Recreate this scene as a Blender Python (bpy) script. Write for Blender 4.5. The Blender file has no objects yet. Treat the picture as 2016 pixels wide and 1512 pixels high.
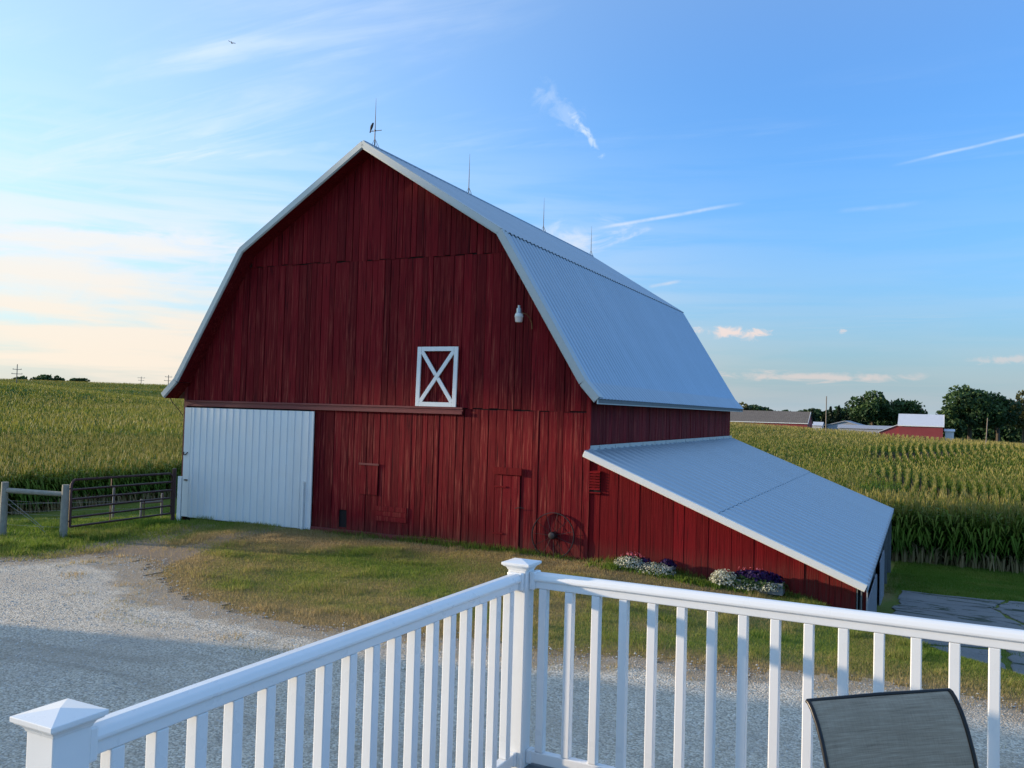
import bpy, math, random
import numpy as np
from mathutils import Vector, Matrix
random.seed(7); RNG = np.random.default_rng(7)
PI = math.pi
SC = bpy.context.scene
COL = SC.collection

# ------------------------------------------------------------------ camera
cam_d = bpy.data.cameras.new('camera'); cam = bpy.data.objects.new('camera', cam_d); COL.objects.link(cam)
cam_d.sensor_width = 36; cam_d.lens = 30.2416; cam_d.clip_start = .05; cam_d.clip_end = 6000
R_, U_, B_ = (0.893115, 0.448949, 0.028115), (-0.011343, -0.040005, 0.999135), (0.449686, -0.892661, -0.030636)
cam.matrix_world = Matrix(((R_[0], U_[0], B_[0], 0), (R_[1], U_[1], B_[1], 0), (R_[2], U_[2], B_[2], 3.2), (0, 0, 0, 1)))
SC.camera = cam
SC.view_settings.view_transform = 'Standard'; SC.view_settings.look = 'None'
SC.view_settings.gamma = 1; SC.view_settings.use_curve_mapping = False
SC.view_settings.exposure = 1.12
SUN_EL = 8.9; SUN_HEAD = 105.0        # degrees; heading measured to the left of +Y

# ------------------------------------------------------------------ node helper
class NT:
    def __init__(s, tree): s.t = tree; s.n = tree.nodes; s.l = tree.links
    def val(s, inp, v):
        if hasattr(v, 'is_output'): s.l.new(v, inp)
        elif v is not None:
            if isinstance(v, (tuple, list)) and inp.type == 'RGBA' and len(v) == 3: v = (*v, 1)
            inp.default_value = v
    def m(s, op, a, b=None, c=None):
        n = s.n.new('ShaderNodeMath'); n.operation = op
        for i, v in enumerate((a, b, c)):
            if v is not None: s.val(n.inputs[i], v)
        return n.outputs[0]
    def vm(s, op, a, b=None, scale=None):
        n = s.n.new('ShaderNodeVectorMath'); n.operation = op
        s.val(n.inputs[0], a)
        if b is not None: s.val(n.inputs[1], b)
        if scale is not None: s.val(n.inputs[3], scale)
        return n.outputs['Value'] if op in ('DOT_PRODUCT', 'LENGTH') else n.outputs[0]
    def mix(s, f, a, b, mode='MIX'):
        n = s.n.new('ShaderNodeMix'); n.data_type = 'RGBA'; n.blend_type = mode
        s.val(n.inputs[0], f); s.val(n.inputs[6], a); s.val(n.inputs[7], b); return n.outputs[2]
    def noise(s, vec, scale, detail=3, rough=.55, dist=0):
        n = s.n.new('ShaderNodeTexNoise')
        if vec is not None: s.l.new(vec, n.inputs['Vector'])
        n.inputs['Scale'].default_value = scale; n.inputs['Detail'].default_value = detail
        n.inputs['Roughness'].default_value = rough; n.inputs['Distortion'].default_value = dist
        return n.outputs[0]
    def vor(s, vec, scale, feat='F1'):
        n = s.n.new('ShaderNodeTexVoronoi'); n.feature = feat
        if vec is not None: s.l.new(vec, n.inputs['Vector'])
        n.inputs['Scale'].default_value = scale; return n
    def ramp(s, f, stops):
        n = s.n.new('ShaderNodeValToRGB'); s.val(n.inputs[0], f)
        e = n.color_ramp.elements
        while len(e) < len(stops): e.new(.5)
        for k, (p, c) in zip(e, stops):
            k.position = p; k.color = (*c, 1) if isinstance(c, (tuple, list)) else (c, c, c, 1)
        return n.outputs[0]
    def mr(s, v, a, b, c=0., d=1., smooth=True):
        n = s.n.new('ShaderNodeMapRange'); n.interpolation_type = 'SMOOTHSTEP' if smooth else 'LINEAR'
        s.val(n.inputs[0], v)
        for i, k in enumerate((a, b, c, d)): s.val(n.inputs[1 + i], k)
        return n.outputs[0]
    def pos(s, sc=(1, 1, 1), kind='Object'):
        tc = s.n.new('ShaderNodeTexCoord'); mp = s.n.new('ShaderNodeMapping')
        s.l.new(tc.outputs[kind], mp.inputs[0]); mp.inputs['Scale'].default_value = sc; return mp.outputs[0]
    def attr(s, name):
        n = s.n.new('ShaderNodeAttribute'); n.attribute_name = name; return n.outputs['Fac']
    def rnd(s):
        return s.n.new('ShaderNodeObjectInfo').outputs['Random']
    def bump(s, h, strength, dist=.01):
        n = s.n.new('ShaderNodeBump'); s.val(n.inputs['Height'], h)
        n.inputs['Strength'].default_value = strength; n.inputs['Distance'].default_value = dist
        return n.outputs[0]

# ------------------------------------------------------------------ sky
world = bpy.data.worlds.new('World'); SC.world = world; world.use_nodes = True
w = NT(world.node_tree); w.n.clear()
out = w.n.new('ShaderNodeOutputWorld'); bg = w.n.new('ShaderNodeBackground')
w.l.new(bg.outputs[0], out.inputs[0]); bg.inputs[1].default_value = 0.15
sky = w.n.new('ShaderNodeTexSky'); sky.sky_type = 'NISHITA'; sky.sun_disc = False
sky.sun_elevation = math.radians(SUN_EL); sky.sun_rotation = math.radians(-SUN_HEAD)
sky.air_density = 1.0; sky.dust_density = 2.2; sky.ozone_density = 2.0; sky.altitude = 0
D = w.n.new('ShaderNodeTexCoord').outputs['Generated']
sep = w.n.new('ShaderNodeSeparateXYZ'); w.l.new(D, sep.inputs[0])
dx, dy, dz = sep.outputs
def dome_uv():
    k = w.m('DIVIDE', 1.0, w.m('ADD', w.m('MAXIMUM', dz, 0.0), .09))
    c = w.n.new('ShaderNodeCombineXYZ'); w.l.new(w.m('MULTIPLY', dx, k), c.inputs[0]); w.l.new(w.m('MULTIPLY', dy, k), c.inputs[1])
    return c.outputs[0]
duv = dome_uv()
def mapped(v, rot, sc, loc=(0, 0, 0)):
    mp = w.n.new('ShaderNodeMapping'); w.l.new(v, mp.inputs[0])
    mp.inputs['Rotation'].default_value = (0, 0, math.radians(rot)); mp.inputs['Scale'].default_value = sc
    mp.inputs['Location'].default_value = loc; return mp.outputs[0]
sunward = w.vm('DOT_PRODUCT', D, (-math.sin(math.radians(88)), math.cos(math.radians(88)), .1))
left = w.mr(sunward, .15, .95)
# thin cirrus veil and streaks
veil = w.noise(mapped(duv, 20, (.5, 1.4, 1), (3, 1, 0)), 1.1, 6, .6, .6)
fib = w.noise(mapped(duv, 35, (.6, 4.0, 1)), 1.6, 7, .62, .8)
cir = w.m('MULTIPLY', w.mr(veil, .44, .78), w.mr(fib, .35, .75))
cir = w.m('MULTIPLY', cir, w.m('ADD', .20, w.m('MULTIPLY', left, .75)))
# flat banks near the horizon
hb = w.n.new('ShaderNodeCombineXYZ')
w.l.new(w.m('ARCTAN2', dx, dy), hb.inputs[0]); w.l.new(w.m('MULTIPLY', dz, 7.0), hb.inputs[1])
bank = w.noise(mapped(hb.outputs[0], 4, (1.6, 2.6, 1), (2.1, .4, 0)), 2.2, 5, .55, .35)
low = w.mr(dz, .05, .36, 1., 0.)
bank = w.m('MULTIPLY', w.mr(bank, .34, .60), low)
bank = w.m('MULTIPLY', bank, w.m('ADD', .08, w.m('MULTIPLY', left, 1.0)))
def contrail(a, b, width, strength, nz):
    a = Vector(a).normalized(); b = Vector(b).normalized(); n = a.cross(b).normalized(); t = (b - a).normalized()
    wob = w.m('MULTIPLY', w.m('SUBTRACT', w.noise(D, 9, 3), .5), width * 1.5)
    d = w.m('ABSOLUTE', w.m('ADD', w.vm('DOT_PRODUCT', D, tuple(n)), wob))
    ta, tb = a.dot(t), b.dot(t); p = w.vm('DOT_PRODUCT', D, tuple(t)); L = tb - ta
    f = w.m('MULTIPLY', w.mr(d, 0., width, 1., 0.), w.m('MULTIPLY', w.mr(p, ta - .1 * L, ta + .15 * L), w.mr(p, tb - .3 * L, tb + .1 * L, 1., 0.)))
    return w.m('MULTIPLY', w.m('MULTIPLY', f, strength), w.mr(w.noise(D, nz, 4), .3, .6, .35, 1.))
def puff(c, hw, hh, rot, strength, nz, st=(1, 1)):
    c = Vector(c).normalized(); r = Vector((c.y, -c.x, 0)).normalized(); u = r.cross(c)
    ca, sa = math.cos(math.radians(rot)), math.sin(math.radians(rot))
    r2 = r * ca + u * sa; u2 = u * ca - r * sa
    a = w.vm('DOT_PRODUCT', D, tuple(r2)); b = w.vm('DOT_PRODUCT', D, tuple(u2))
    cv = w.n.new('ShaderNodeCombineXYZ'); w.l.new(w.m('DIVIDE', a, hw), cv.inputs[0]); w.l.new(w.m('DIVIDE', b, hh), cv.inputs[1])
    e = w.vm('LENGTH', cv.outputs[0])
    nn = w.noise(mapped(cv.outputs[0], 0, (st[0], st[1], 1), (c.x * 9, c.y * 9, 0)), nz, 6, .62, .7)
    f = w.m('ADD', w.m('SUBTRACT', 1., e), w.m('MULTIPLY', w.m('SUBTRACT', nn, .5), 2.4))
    front = w.mr(w.vm('DOT_PRODUCT', D, tuple(c)), .5, .7)
    return w.m('MULTIPLY', w.m('MULTIPLY', w.mr(f, .15, .9), strength), front)
feats = [contrail((-.352, .912, .21), (-.205, .95, .235), .003, .5, 30), contrail((-.04, .963, .266), (.12, .95, .287), .0024, .36, 25),
         contrail((-.302, .942, .145), (-.27, .951, .152), .003, .5, 40), contrail((-.1, .97, .222), (-.02, .97, .226), .004, .16, 30),
         puff((-.362, .884, .312), .034, .0075, -54, .6, 1.2, (2.2, .5)), puff((-.385, .865, .335), .05, .022, -40, .22, 1.3, (1.6, .8)),
         puff((-.215, .973, .094), .052, .0095, -2, 1.0, 1.5, (2.0, .6)), puff((-.10, .99, .096), .007, .004, 0, .5, 1.5),
         puff((-.13, .99, .046), .16, .008, 0, .55, 1.2, (3, .6)), puff((.06, .995, .065), .06, .006, 0, .4, 1.2, (3, .6)),
         puff((-.38, .9, .2), .09, .03, 8, .6, 1.1, (1.5, .8)), puff((-.78, .6, .165), .34, .018, 3, .8, 1.3, (3, .6)),
         puff((-.8, .58, .06), .36, .02, 0, .7, 1.2, (3, .6)), puff((-.82, .55, .115), .25, .04, 4, .6, 1.2, (3, .7))]
cl = w.m('MAXIMUM', cir, bank)
for f in feats: cl = w.m('ADD', cl, w.m('MULTIPLY', f, w.m('SUBTRACT', 1., w.m('MINIMUM', cl, 1.))))
cl = w.m('MINIMUM', cl, .95)
base = w.n.new('ShaderNodeHueSaturation'); base.inputs['Saturation'].default_value = 1.0; base.inputs['Value'].default_value = 1.0
w.l.new(sky.outputs[0], base.inputs['Color'])
blue = w.mix(1.0, base.outputs[0], (.47, .95, 1.47), 'MULTIPLY')
blue = w.mix(w.m('MULTIPLY', w.m('POWER', left, 1.6), .50), blue, (2.3, 2.8, 3.1))
blue = w.mix(w.mr(dz, .25, .75, .04, .62), blue, (1.8, 2.15, 2.65))
hz = w.m('MULTIPLY', w.m('EXPONENT', w.m('MULTIPLY', w.m('MAXIMUM', dz, 0.), -9.)), .92)
blue = w.mix(1.0, blue, w.mix(left, (.82, .91, .98), (1., 1., 1.)), 'MULTIPLY')
blue = w.mix(hz, blue, w.mix(left, (1.5, 1.85, 2.1), (2.55, 2.4, 2.1)))
warm = w.mix(w.mr(dz, .03, .3), w.mix(left, (2.75, 2.2, 2.0), (3.1, 2.75, 2.3)), (2.7, 3.0, 3.3))
w.l.new(w.mix(cl, blue, warm), bg.inputs[0])

# ------------------------------------------------------------------ sun
sd = bpy.data.lights.new('sun', 'SUN'); sun = bpy.data.objects.new('sun', sd); COL.objects.link(sun)
sd.energy = 3.2; sd.angle = math.radians(1.3); sd.color = (1, .80, .56)
_h, _e = math.radians(SUN_HEAD), math.radians(SUN_EL)
SUNV = Vector((-math.sin(_h) * math.cos(_e), math.cos(_h) * math.cos(_e), math.sin(_e)))   # towards the sun
sun.rotation_euler = (-SUNV).to_track_quat('-Z', 'Y').to_euler()

# ------------------------------------------------------------------ materials
def mat(name, col=(.5, .5, .5), rough=.6, metal=0., spec=.5):
    m = bpy.data.materials.new(name); m.use_nodes = True
    t = NT(m.node_tree); b = m.node_tree.nodes['Principled BSDF']
    t.val(b.inputs['Base Color'], (*col, 1)); b.inputs['Roughness'].default_value = rough
    b.inputs['Metallic'].default_value = metal; b.inputs['Specular IOR Level'].default_value = spec
    return m, t, b
def simple(name, col, rough=.6, metal=0., var=.15, scale=6, spec=.5, bump=0.):
    m, t, b = mat(name, col, rough, metal, spec)
    n = t.noise(t.pos(), scale, 4)
    c = t.mix(n, tuple(x * (1 - var) for x in col), tuple(min(1, x * (1 + var)) for x in col))
    t.l.new(c, b.inputs['Base Color'])
    t.l.new(t.mr(n, .2, .8, max(0, rough - .08), min(1, rough + .08)), b.inputs['Roughness'])
    if bump: t.l.new(t.bump(t.noise(t.pos(), scale * 12, 3), bump, .004), b.inputs['Normal'])
    return m
M = {}
def barn_wood(name, c_paint, c_worn, c_dark, wear, along='z'):
    m, t, b = mat(name, c_paint, .75, 0, .12)
    r = t.rnd()
    p = t.pos()
    off = t.n.new('ShaderNodeCombineXYZ'); t.l.new(t.m('MULTIPLY', r, 37.), off.inputs[0]); t.l.new(t.m('MULTIPLY', r, 11.), off.inputs[2])
    p2 = t.vm('ADD', p, off.outputs[0])
    def st(s):
        mp = t.n.new('ShaderNodeMapping'); t.l.new(p2, mp.inputs[0]); mp.inputs['Scale'].default_value = s; return mp.outputs[0]
    grain = t.noise(st((26, 26, .9)), 1, 5, .6, .4)
    fine = t.noise(st((90, 90, 2.2)), 1, 4, .65, .2)
    patch = t.noise(st((4, 4, .55)), 1, 3, .5)
    wearf = t.m('MULTIPLY', t.mr(t.m('ADD', t.m('MULTIPLY', grain, .6), t.m('MULTIPLY', fine, .4)), .50, .60), t.mr(patch, .36, .62, .15, 1.))
    sz = t.n.new('ShaderNodeSeparateXYZ'); t.l.new(p, sz.inputs[0])
    wearf = t.m('MULTIPLY', wearf, t.mr(sz.outputs[2], .5, 8.5, wear, wear * .35))
    tone = t.mix(t.mr(r, 0, 1, 0, 1, False), tuple(x * .72 for x in c_paint), tuple(x * 1.25 for x in c_paint))
    c = t.mix(t.mr(grain, .34, .47, .7, 0.), tone, c_dark)
    c = t.mix(wearf, c, c_worn)
    c = t.mix(t.m('MULTIPLY', t.mr(sz.outputs[2], .0, .55, 1., 0.), t.mr(fine, .35, .65, .1, .55)), c, (.10, .055, .04))
    t.l.new(c, b.inputs['Base Color'])
    t.l.new(t.bump(t.m('ADD', grain, t.m('MULTIPLY', fine, .6)), .55, .012), b.inputs['Normal'])
    return m
M['red'] = barn_wood('red_weathered_boards', (.155, .0052, .0095), (.33, .072, .050), (.024, .0015, .0035), .95)
M['red_lean'] = barn_wood('red_painted_boards', (.175, .0050, .0085), (.23, .022, .018), (.06, .0025, .004), .35)
M['red_trim'] = simple('red_trim', (.17, .022, .022), .5, 0, .25, 9)
M['dark'] = simple('dark_interior', (.012, .008, .009), .9, 0, .2, 3)  # near-black, paints unlit interior behind gaps and openings
M['white_trim'] = simple('white_trim_paint', (.78, .78, .76), .45, 0, .05, 5)
M['vinyl'] = simple('white_vinyl', (.84, .835, .82), .32, 0, .035, 9, .5)
def metal_roof(name, col, rough, metal, pitch=0, lo=.3, hi=.7, amt=.35):
    m, t, b = mat(name, col, rough, metal)
    p = t.pos(); n = t.noise(p, 1.3, 5, .6); n2 = t.noise(p, 14, 3)
    r = t.rnd()
    c = t.mix(t.m('ADD', t.m('MULTIPLY', n, .75), t.m('MULTIPLY', r, .25)), tuple(x * .90 for x in col), tuple(x * 1.06 for x in col))
    c = t.mix(t.mr(n2, .62, .8, 0, .22), c, (col[0] * .55, col[1] * .52, col[2] * .5))
    if pitch:  # grime bands along the ribs, also carrying their shading in the colour
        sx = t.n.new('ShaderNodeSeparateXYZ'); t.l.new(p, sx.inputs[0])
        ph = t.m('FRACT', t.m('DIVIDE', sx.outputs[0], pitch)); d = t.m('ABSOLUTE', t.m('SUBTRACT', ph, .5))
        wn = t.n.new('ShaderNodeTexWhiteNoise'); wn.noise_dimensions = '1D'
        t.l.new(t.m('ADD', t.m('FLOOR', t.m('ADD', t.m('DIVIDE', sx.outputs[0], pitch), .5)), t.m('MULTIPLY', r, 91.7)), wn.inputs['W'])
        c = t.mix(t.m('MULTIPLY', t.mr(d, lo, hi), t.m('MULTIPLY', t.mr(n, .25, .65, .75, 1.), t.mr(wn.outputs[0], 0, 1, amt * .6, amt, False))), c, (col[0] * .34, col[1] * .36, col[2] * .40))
    t.l.new(c, b.inputs['Base Color']); t.l.new(t.mr(n, .3, .7, rough - .06, rough + .1), b.inputs['Roughness'])
    return m
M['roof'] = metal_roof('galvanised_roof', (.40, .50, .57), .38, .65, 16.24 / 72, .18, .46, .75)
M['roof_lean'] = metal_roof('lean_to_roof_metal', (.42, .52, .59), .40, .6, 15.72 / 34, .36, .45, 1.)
M['rake'] = metal_roof('rake_metal', (.50, .52, .51), .5, .3)
M['door_metal'] = metal_roof('white_door_steel', (.78, .80, .81), .4, .1)
M['bronze'] = simple('dark_bronze', (.03, .027, .025), .35, .6, .2, 20)
M['iron'] = simple('weathered_iron', (.055, .045, .045), .5, .7, .4, 15)
M['gate'] = simple('rusty_gate_tube', (.075, .032, .028), .5, .3, .45, 12)
M['wood'] = simple('weathered_post_wood', (.30, .28, .23), .8, 0, .35, 9, .3, .4)
M['wire'] = simple('fence_wire', (.30, .30, .30), .4, .8, .1, 9)
M['lampmetal'] = simple('lamp_aluminium', (.42, .44, .46), .4, .7, .15, 25)
M['lampglass'] = simple('lamp_lens', (.78, .66, .60), .25, 0, .06, 12)
M['rust'] = simple('rusty_conduit', (.28, .14, .06), .6, .4, .3, 20)
M['greywood'] = simple('grey_planter_wood', (.17, .18, .18), .8, 0, .3, 11)
M['bird'] = simple('dark_feathers', (.015, .016, .02), .7, 0, .3, 40)
M['utility'] = simple('utility_pole_wood', (.20, .17, .14), .8, 0, .2, 4)

# ground
def ground_mat():
    m, t, b = mat('meadow_ground', (.08, .1, .03), .95, 0, .15)
    p = t.pos(); dry, dirt, far = t.attr('dry'), t.attr('dirt'), t.attr('far')
    n1, n2, n3 = t.noise(p, .9, 5, .6), t.noise(p, 9, 4, .6), t.noise(p, 70, 3, .6)
    green = t.mix(n2, (.075, .12, .016), (.18, .21, .036))
    tan = t.mix(n2, (.20, .13, .052), (.33, .235, .10))
    d = t.mr(t.m('ADD', dry, t.m('MULTIPLY', t.m('SUBTRACT', t.m('ADD', t.m('MULTIPLY', n1, .6), t.m('MULTIPLY', n2, .5)), .55), .9)), .2, .8)
    c = t.mix(d, green, tan)
    soil = t.mix(n3, (.20, .14, .09), (.38, .30, .22))
    c = t.mix(t.mr(t.m('ADD', dirt, t.m('MULTIPLY', t.m('SUBTRACT', n2, .5), .9)), .4, .7), c, soil)
    c = t.mix(t.mr(n3, .3, .6, .4, 0), c, t.mix(.5, c, (.05, .045, .015)))
    c = t.mix(far, c, t.mix(n1, (.085, .10, .014), (.13, .135, .026)))
    c = t.mix(t.attr('soil'), c, t.mix(n2, (.030, .026, .014), (.060, .048, .026)))
    t.l.new(c, b.inputs['Base Color']); t.l.new(t.bump(t.m('ADD', n2, t.m('MULTIPLY', n3, .5)), .6, .05), b.inputs['Normal'])
    return m
M['ground'] = ground_mat()
def gravel_mat():
    m, t, b = mat('limestone_gravel', (.3, .3, .3), .9, 0, .2)
    p = t.pos(); v = t.vor(p, 42); v2 = t.vor(p, 95); n1 = t.noise(p, .45, 4, .6); n2 = t.noise(p, 2.2, 4, .6)
    sepc = t.n.new('ShaderNodeSeparateColor'); t.l.new(v.outputs['Color'], sepc.inputs[0])
    c = t.ramp(sepc.outputs[0], [(0, (.42, .36, .275)), (.45, (.64, .56, .44)), (.8, (.73, .655, .53)), (1, (.82, .76, .645))])
    c = t.mix(t.mr(v.outputs['Distance'], .42, .8, 0, .55), c, (.17, .155, .13))
    c = t.mix(t.mr(n1, .45, .7, 0, .5), c, t.mix(n2, (.36, .30, .23), (.50, .44, .37)))
    c = t.mix(t.mr(n2, .55, .75, 0, .35), c, (.24, .23, .215)); n5 = t.noise(t.pos((.35, 1.1, 1)), .8, 4, .6, .8); c = t.mix(t.mr(n5, .52, .66, 0, .55), c, (.34, .29, .225)); n6 = t.noise(p, 6., 5, .7); c = t.mix(t.mr(n6, .60, .72, 0, .4), c, (.26, .22, .16))
    e = t.attr('edge')
    c = t.mix(t.mr(t.m('ADD', e, t.m('MULTIPLY', t.m('SUBTRACT', n2, .5), 1.2)), .35, .85, 0, .85), c, t.mix(n2, (.25, .19, .125), (.39, .31, .22)))
    t.l.new(c, b.inputs['Base Color'])
    h = t.m('ADD', t.m('MULTIPLY', v.outputs['Distance'], -1.), t.m('MULTIPLY', v2.outputs['Distance'], -.4))
    t.l.new(t.bump(h, .6, .02), b.inputs['Normal'])
    return m
M['gravel'] = gravel_mat()
def concrete_mat():
    m, t, b = mat('old_concrete', (.25, .25, .25), .85, 0, .3)
    p = t.pos(); n = t.noise(p, .7, 5, .62); n2 = t.noise(p, 30, 3); n3 = t.noise(p, 3.0, 5, .7, 1.2)
    c = t.mix(n, (.13, .135, .135), (.25, .245, .23)); c = t.mix(t.mr(n2, .4, .7, 0, .3), c, (.12, .12, .12))
    n4 = t.noise(t.pos((.55, 1.5, 1)), 1.0, 5, .68, 1.4); c = t.mix(t.mr(n4, .555, .60, 0, .92), c, t.mix(n2, (.012, .022, .006), (.03, .045, .012))); c = t.mix(t.mr(n3, .60, .68, 0, .7), c, (.05, .05, .045))
    t.l.new(c, b.inputs['Base Color']); t.l.new(t.bump(n2, .3, .01), b.inputs['Normal']); return m
M['concrete'] = concrete_mat()
def plant_mat(name, stops, trans=.35, use='tint', rough=.6, dark=.55):
    m = bpy.data.materials.new(name); m.use_nodes = True; t = NT(m.node_tree); t.n.clear()
    o = t.n.new('ShaderNodeOutputMaterial'); d = t.n.new('ShaderNodeBsdfPrincipled'); tr = t.n.new('ShaderNodeBsdfTranslucent')
    mx = t.n.new('ShaderNodeMixShader'); a = t.attr(use)
    c = t.ramp(a, stops)
    v = t.attr('rnd'); c = t.mix(t.mr(v, 0, 1, dark, 0., False), c, t.mix(.5, c, (.01, .012, .004)))
    t.l.new(c, d.inputs['Base Color']); t.l.new(c, tr.inputs['Color']); d.inputs['Roughness'].default_value = rough
    d.inputs['Specular IOR Level'].default_value = .25
    mx.inputs[0].default_value = trans; t.l.new(d.outputs[0], mx.inputs[1]); t.l.new(tr.outputs[0], mx.inputs[2]); t.l.new(mx.outputs[0], o.inputs[0])
    return m
M['grass'] = plant_mat('grass_blades', [(0, (.10, .20, .018)), (.35, (.22, .27, .045)), (.65, (.36, .29, .115)), (1, (.46, .34, .18))], .45, dark=.25)
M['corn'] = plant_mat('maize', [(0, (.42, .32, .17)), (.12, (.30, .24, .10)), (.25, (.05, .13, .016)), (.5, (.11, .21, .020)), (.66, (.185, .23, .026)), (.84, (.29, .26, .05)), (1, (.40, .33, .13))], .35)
M['leaf_broad'] = plant_mat('broadleaf_foliage', [(0, (.020, .050, .020)), (.5, (.040, .085, .028)), (1, (.085, .14, .038))], .25)
M['leaf_dark'] = plant_mat('conifer_foliage', [(0, (.012, .026, .014)), (1, (.028, .05, .024))], .12)
M['leaf_olive'] = plant_mat('olive_foliage', [(0, (.05, .065, .022)), (1, (.13, .125, .04))], .3)
M['leaf_planter'] = plant_mat('planter_foliage', [(0, (.03, .07, .016)), (1, (.08, .13, .03))], .3)
M['fl_white'] = plant_mat('white_petals', [(0, (.22, .26, .15)), (.4, (.50, .52, .40)), (1, (.80, .78, .68))], .3, dark=.35)
M['fl_purple'] = plant_mat('purple_petals', [(0, (.014, .005, .045)), (1, (.042, .012, .115))], .25)
M['fl_pink'] = plant_mat('pink_petals', [(0, (.5, .08, .14)), (1, (.72, .22, .26))], .3)
M['bark'] = simple('bark', (.07, .055, .04), .9, 0, .3, 4)
def sling_mat():
    m, t, b = mat('woven_sling', (.2, .2, .2), .75, 0, .2)
    tc = t.n.new('ShaderNodeTexCoord').outputs['UV']
    def mp(s):
        k = t.n.new('ShaderNodeMapping'); t.l.new(tc, k.inputs[0]); k.inputs['Scale'].default_value = s; return k.outputs[0]
    h = t.noise(mp((5, 150, 1)), 1, 3, .7); v = t.noise(mp((150, 9, 1)), 1, 3, .7); h2 = t.noise(mp((2.5, 60, 1)), 1, 2, .6)
    f = t.m('ADD', t.m('MULTIPLY', h, .5), t.m('ADD', t.m('MULTIPLY', v, .25), t.m('MULTIPLY', h2, .35)))
    c = t.ramp(f, [(.34, (.19, .15, .105)), (.53, (.33, .265, .19)), (.70, (.46, .38, .28))])
    t.l.new(c, b.inputs['Base Color']); t.l.new(t.bump(f, .5, .002), b.inputs['Normal']); return m
M['sling'] = sling_mat()
def shingle_mat():
    m, t, b = mat('old_shingles', (.1, .1, .1), .9)
    br = t.n.new('ShaderNodeTexBrick'); t.l.new(t.pos((1, 1, 1), 'UV'), br.inputs[0])
    br.inputs['Color1'].default_value = (.135, .115, .10, 1); br.inputs['Color2'].default_value = (.17, .145, .125, 1); br.inputs['Mortar'].default_value = (.075, .065, .06, 1)
    br.inputs['Scale'].default_value = 1; br.inputs['Mortar Size'].default_value = .05; br.inputs['Brick Width'].default_value = 1.; br.inputs['Row Height'].default_value = .5
    t.l.new(br.outputs[0], b.inputs['Base Color']); return m
M['shingle'] = shingle_mat()
M['farred'] = simple('far_red_siding', (.24, .035, .04), .6, 0, .15, .5)
M['fargrey'] = metal_roof('far_grey_roof', (.36, .37, .40), .6, .2)
M['farwhite'] = metal_roof('far_white_roof', (.62, .63, .66), .5, .2)

# ------------------------------------------------------------------ mesh helpers
class MB:
    def __init__(s): s.v = []; s.f = []
    def add(s, vs, fs):
        o = len(s.v); s.v += [tuple(p) for p in vs]; s.f += [tuple(i + o for i in f) for f in fs]; return s
    def hexa(s, p):                      # 8 points: bottom ring then top ring
        return s.add(p, [(3, 2, 1, 0), (4, 5, 6, 7), (0, 1, 5, 4), (1, 2, 6, 5), (2, 3, 7, 6), (3, 0, 4, 7)])
    def box(s, x0, x1, y0, y1, z0, z1):
        return s.hexa([(x0, y0, z0), (x1, y0, z0), (x1, y1, z0), (x0, y1, z0), (x0, y0, z1), (x1, y0, z1), (x1, y1, z1), (x0, y1, z1)])
    def bar(s, a, b, wx, wz, up=(0, 0, 1)):   # box along a->b
        a, b = Vector(a), Vector(b); d = (b - a).normalized(); u = Vector(up)
        r = d.cross(u); r = r.normalized() if r.length > 1e-6 else Vector((1, 0, 0)); u = r.cross(d)
        q = [r * wx / 2 * i + u * wz / 2 * j for i, j in ((-1, -1), (1, -1), (1, 1), (-1, 1))]
        return s.hexa([a + k for k in q] + [b + k for k in q])
    def tube(s, pts, rad, n=8, cap=True):
        pts = [Vector(p) for p in pts]; rings = []
        rads = rad if isinstance(rad, (list, tuple)) else [rad] * len(pts)
        pr = None
        for i, p in enumerate(pts):
            d = (pts[min(i + 1, len(pts) - 1)] - pts[max(i - 1, 0)]).normalized()
            if pr is None: pr = d.orthogonal().normalized()
            pr = (pr - d * pr.dot(d)).normalized(); q = d.cross(pr)
            rings.append([p + (pr * math.cos(2 * PI * k / n) + q * math.sin(2 * PI * k / n)) * rads[i] for k in range(n)])
        vs = [v for r in rings for v in r]; fs = []
        for i in range(len(pts) - 1):
            for k in range(n):
                a, b = i * n + k, i * n + (k + 1) % n; fs.append((a, b, b + n, a + n))
        if cap: fs += [tuple(reversed(range(n))), tuple(range((len(pts) - 1) * n, len(pts) * n))]
        return s.add(vs, fs)
    def lathe(s, prof, n=16, c=(0, 0, 0)):     # prof [(r,z)]
        vs = [(c[0] + r * math.cos(2 * PI * k / n), c[1] + r * math.sin(2 * PI * k / n), c[2] + z) for r, z in prof for k in range(n)]
        fs = [(i * n + k, i * n + (k + 1) % n, (i + 1) * n + (k + 1) % n, (i + 1) * n + k) for i in range(len(prof) - 1) for k in range(n)]
        fs += [tuple(reversed(range(n))), tuple(range((len(prof) - 1) * n, len(prof) * n))]
        return s.add(vs, fs)
    def prism(s, poly, axis, a, b):            # extrude a 2-D polygon along an axis
        def P(u, v, t): return {'y': (u, t, v), 'x': (t, u, v), 'z': (u, v, t)}[axis]
        n = len(poly); vs = [P(u, v, a) for u, v in poly] + [P(u, v, b) for u, v in poly]
        fs = [tuple(range(n)), tuple(reversed(range(n, 2 * n)))] + [(i, i + n, (i + 1) % n + n, (i + 1) % n) for i in range(n)]
        return s.add(vs, fs)
    def mesh(s, name, material, smooth=False):
        me = bpy.data.meshes.new(name); me.from_pydata(s.v, [], s.f)
        import bmesh
        bm = bmesh.new(); bm.from_mesh(me); bmesh.ops.recalc_face_normals(bm, faces=bm.faces); bm.to_mesh(me); bm.free()
        if material: me.materials.append(material)
        if smooth:
            me.polygons.foreach_set('use_smooth', [True] * len(me.polygons)); me.set_sharp_from_angle(angle=math.radians(38))
        return me
    def build(s, name, material, parent=None, smooth=False): return link(name, s.mesh(name, material, smooth), parent)
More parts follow.
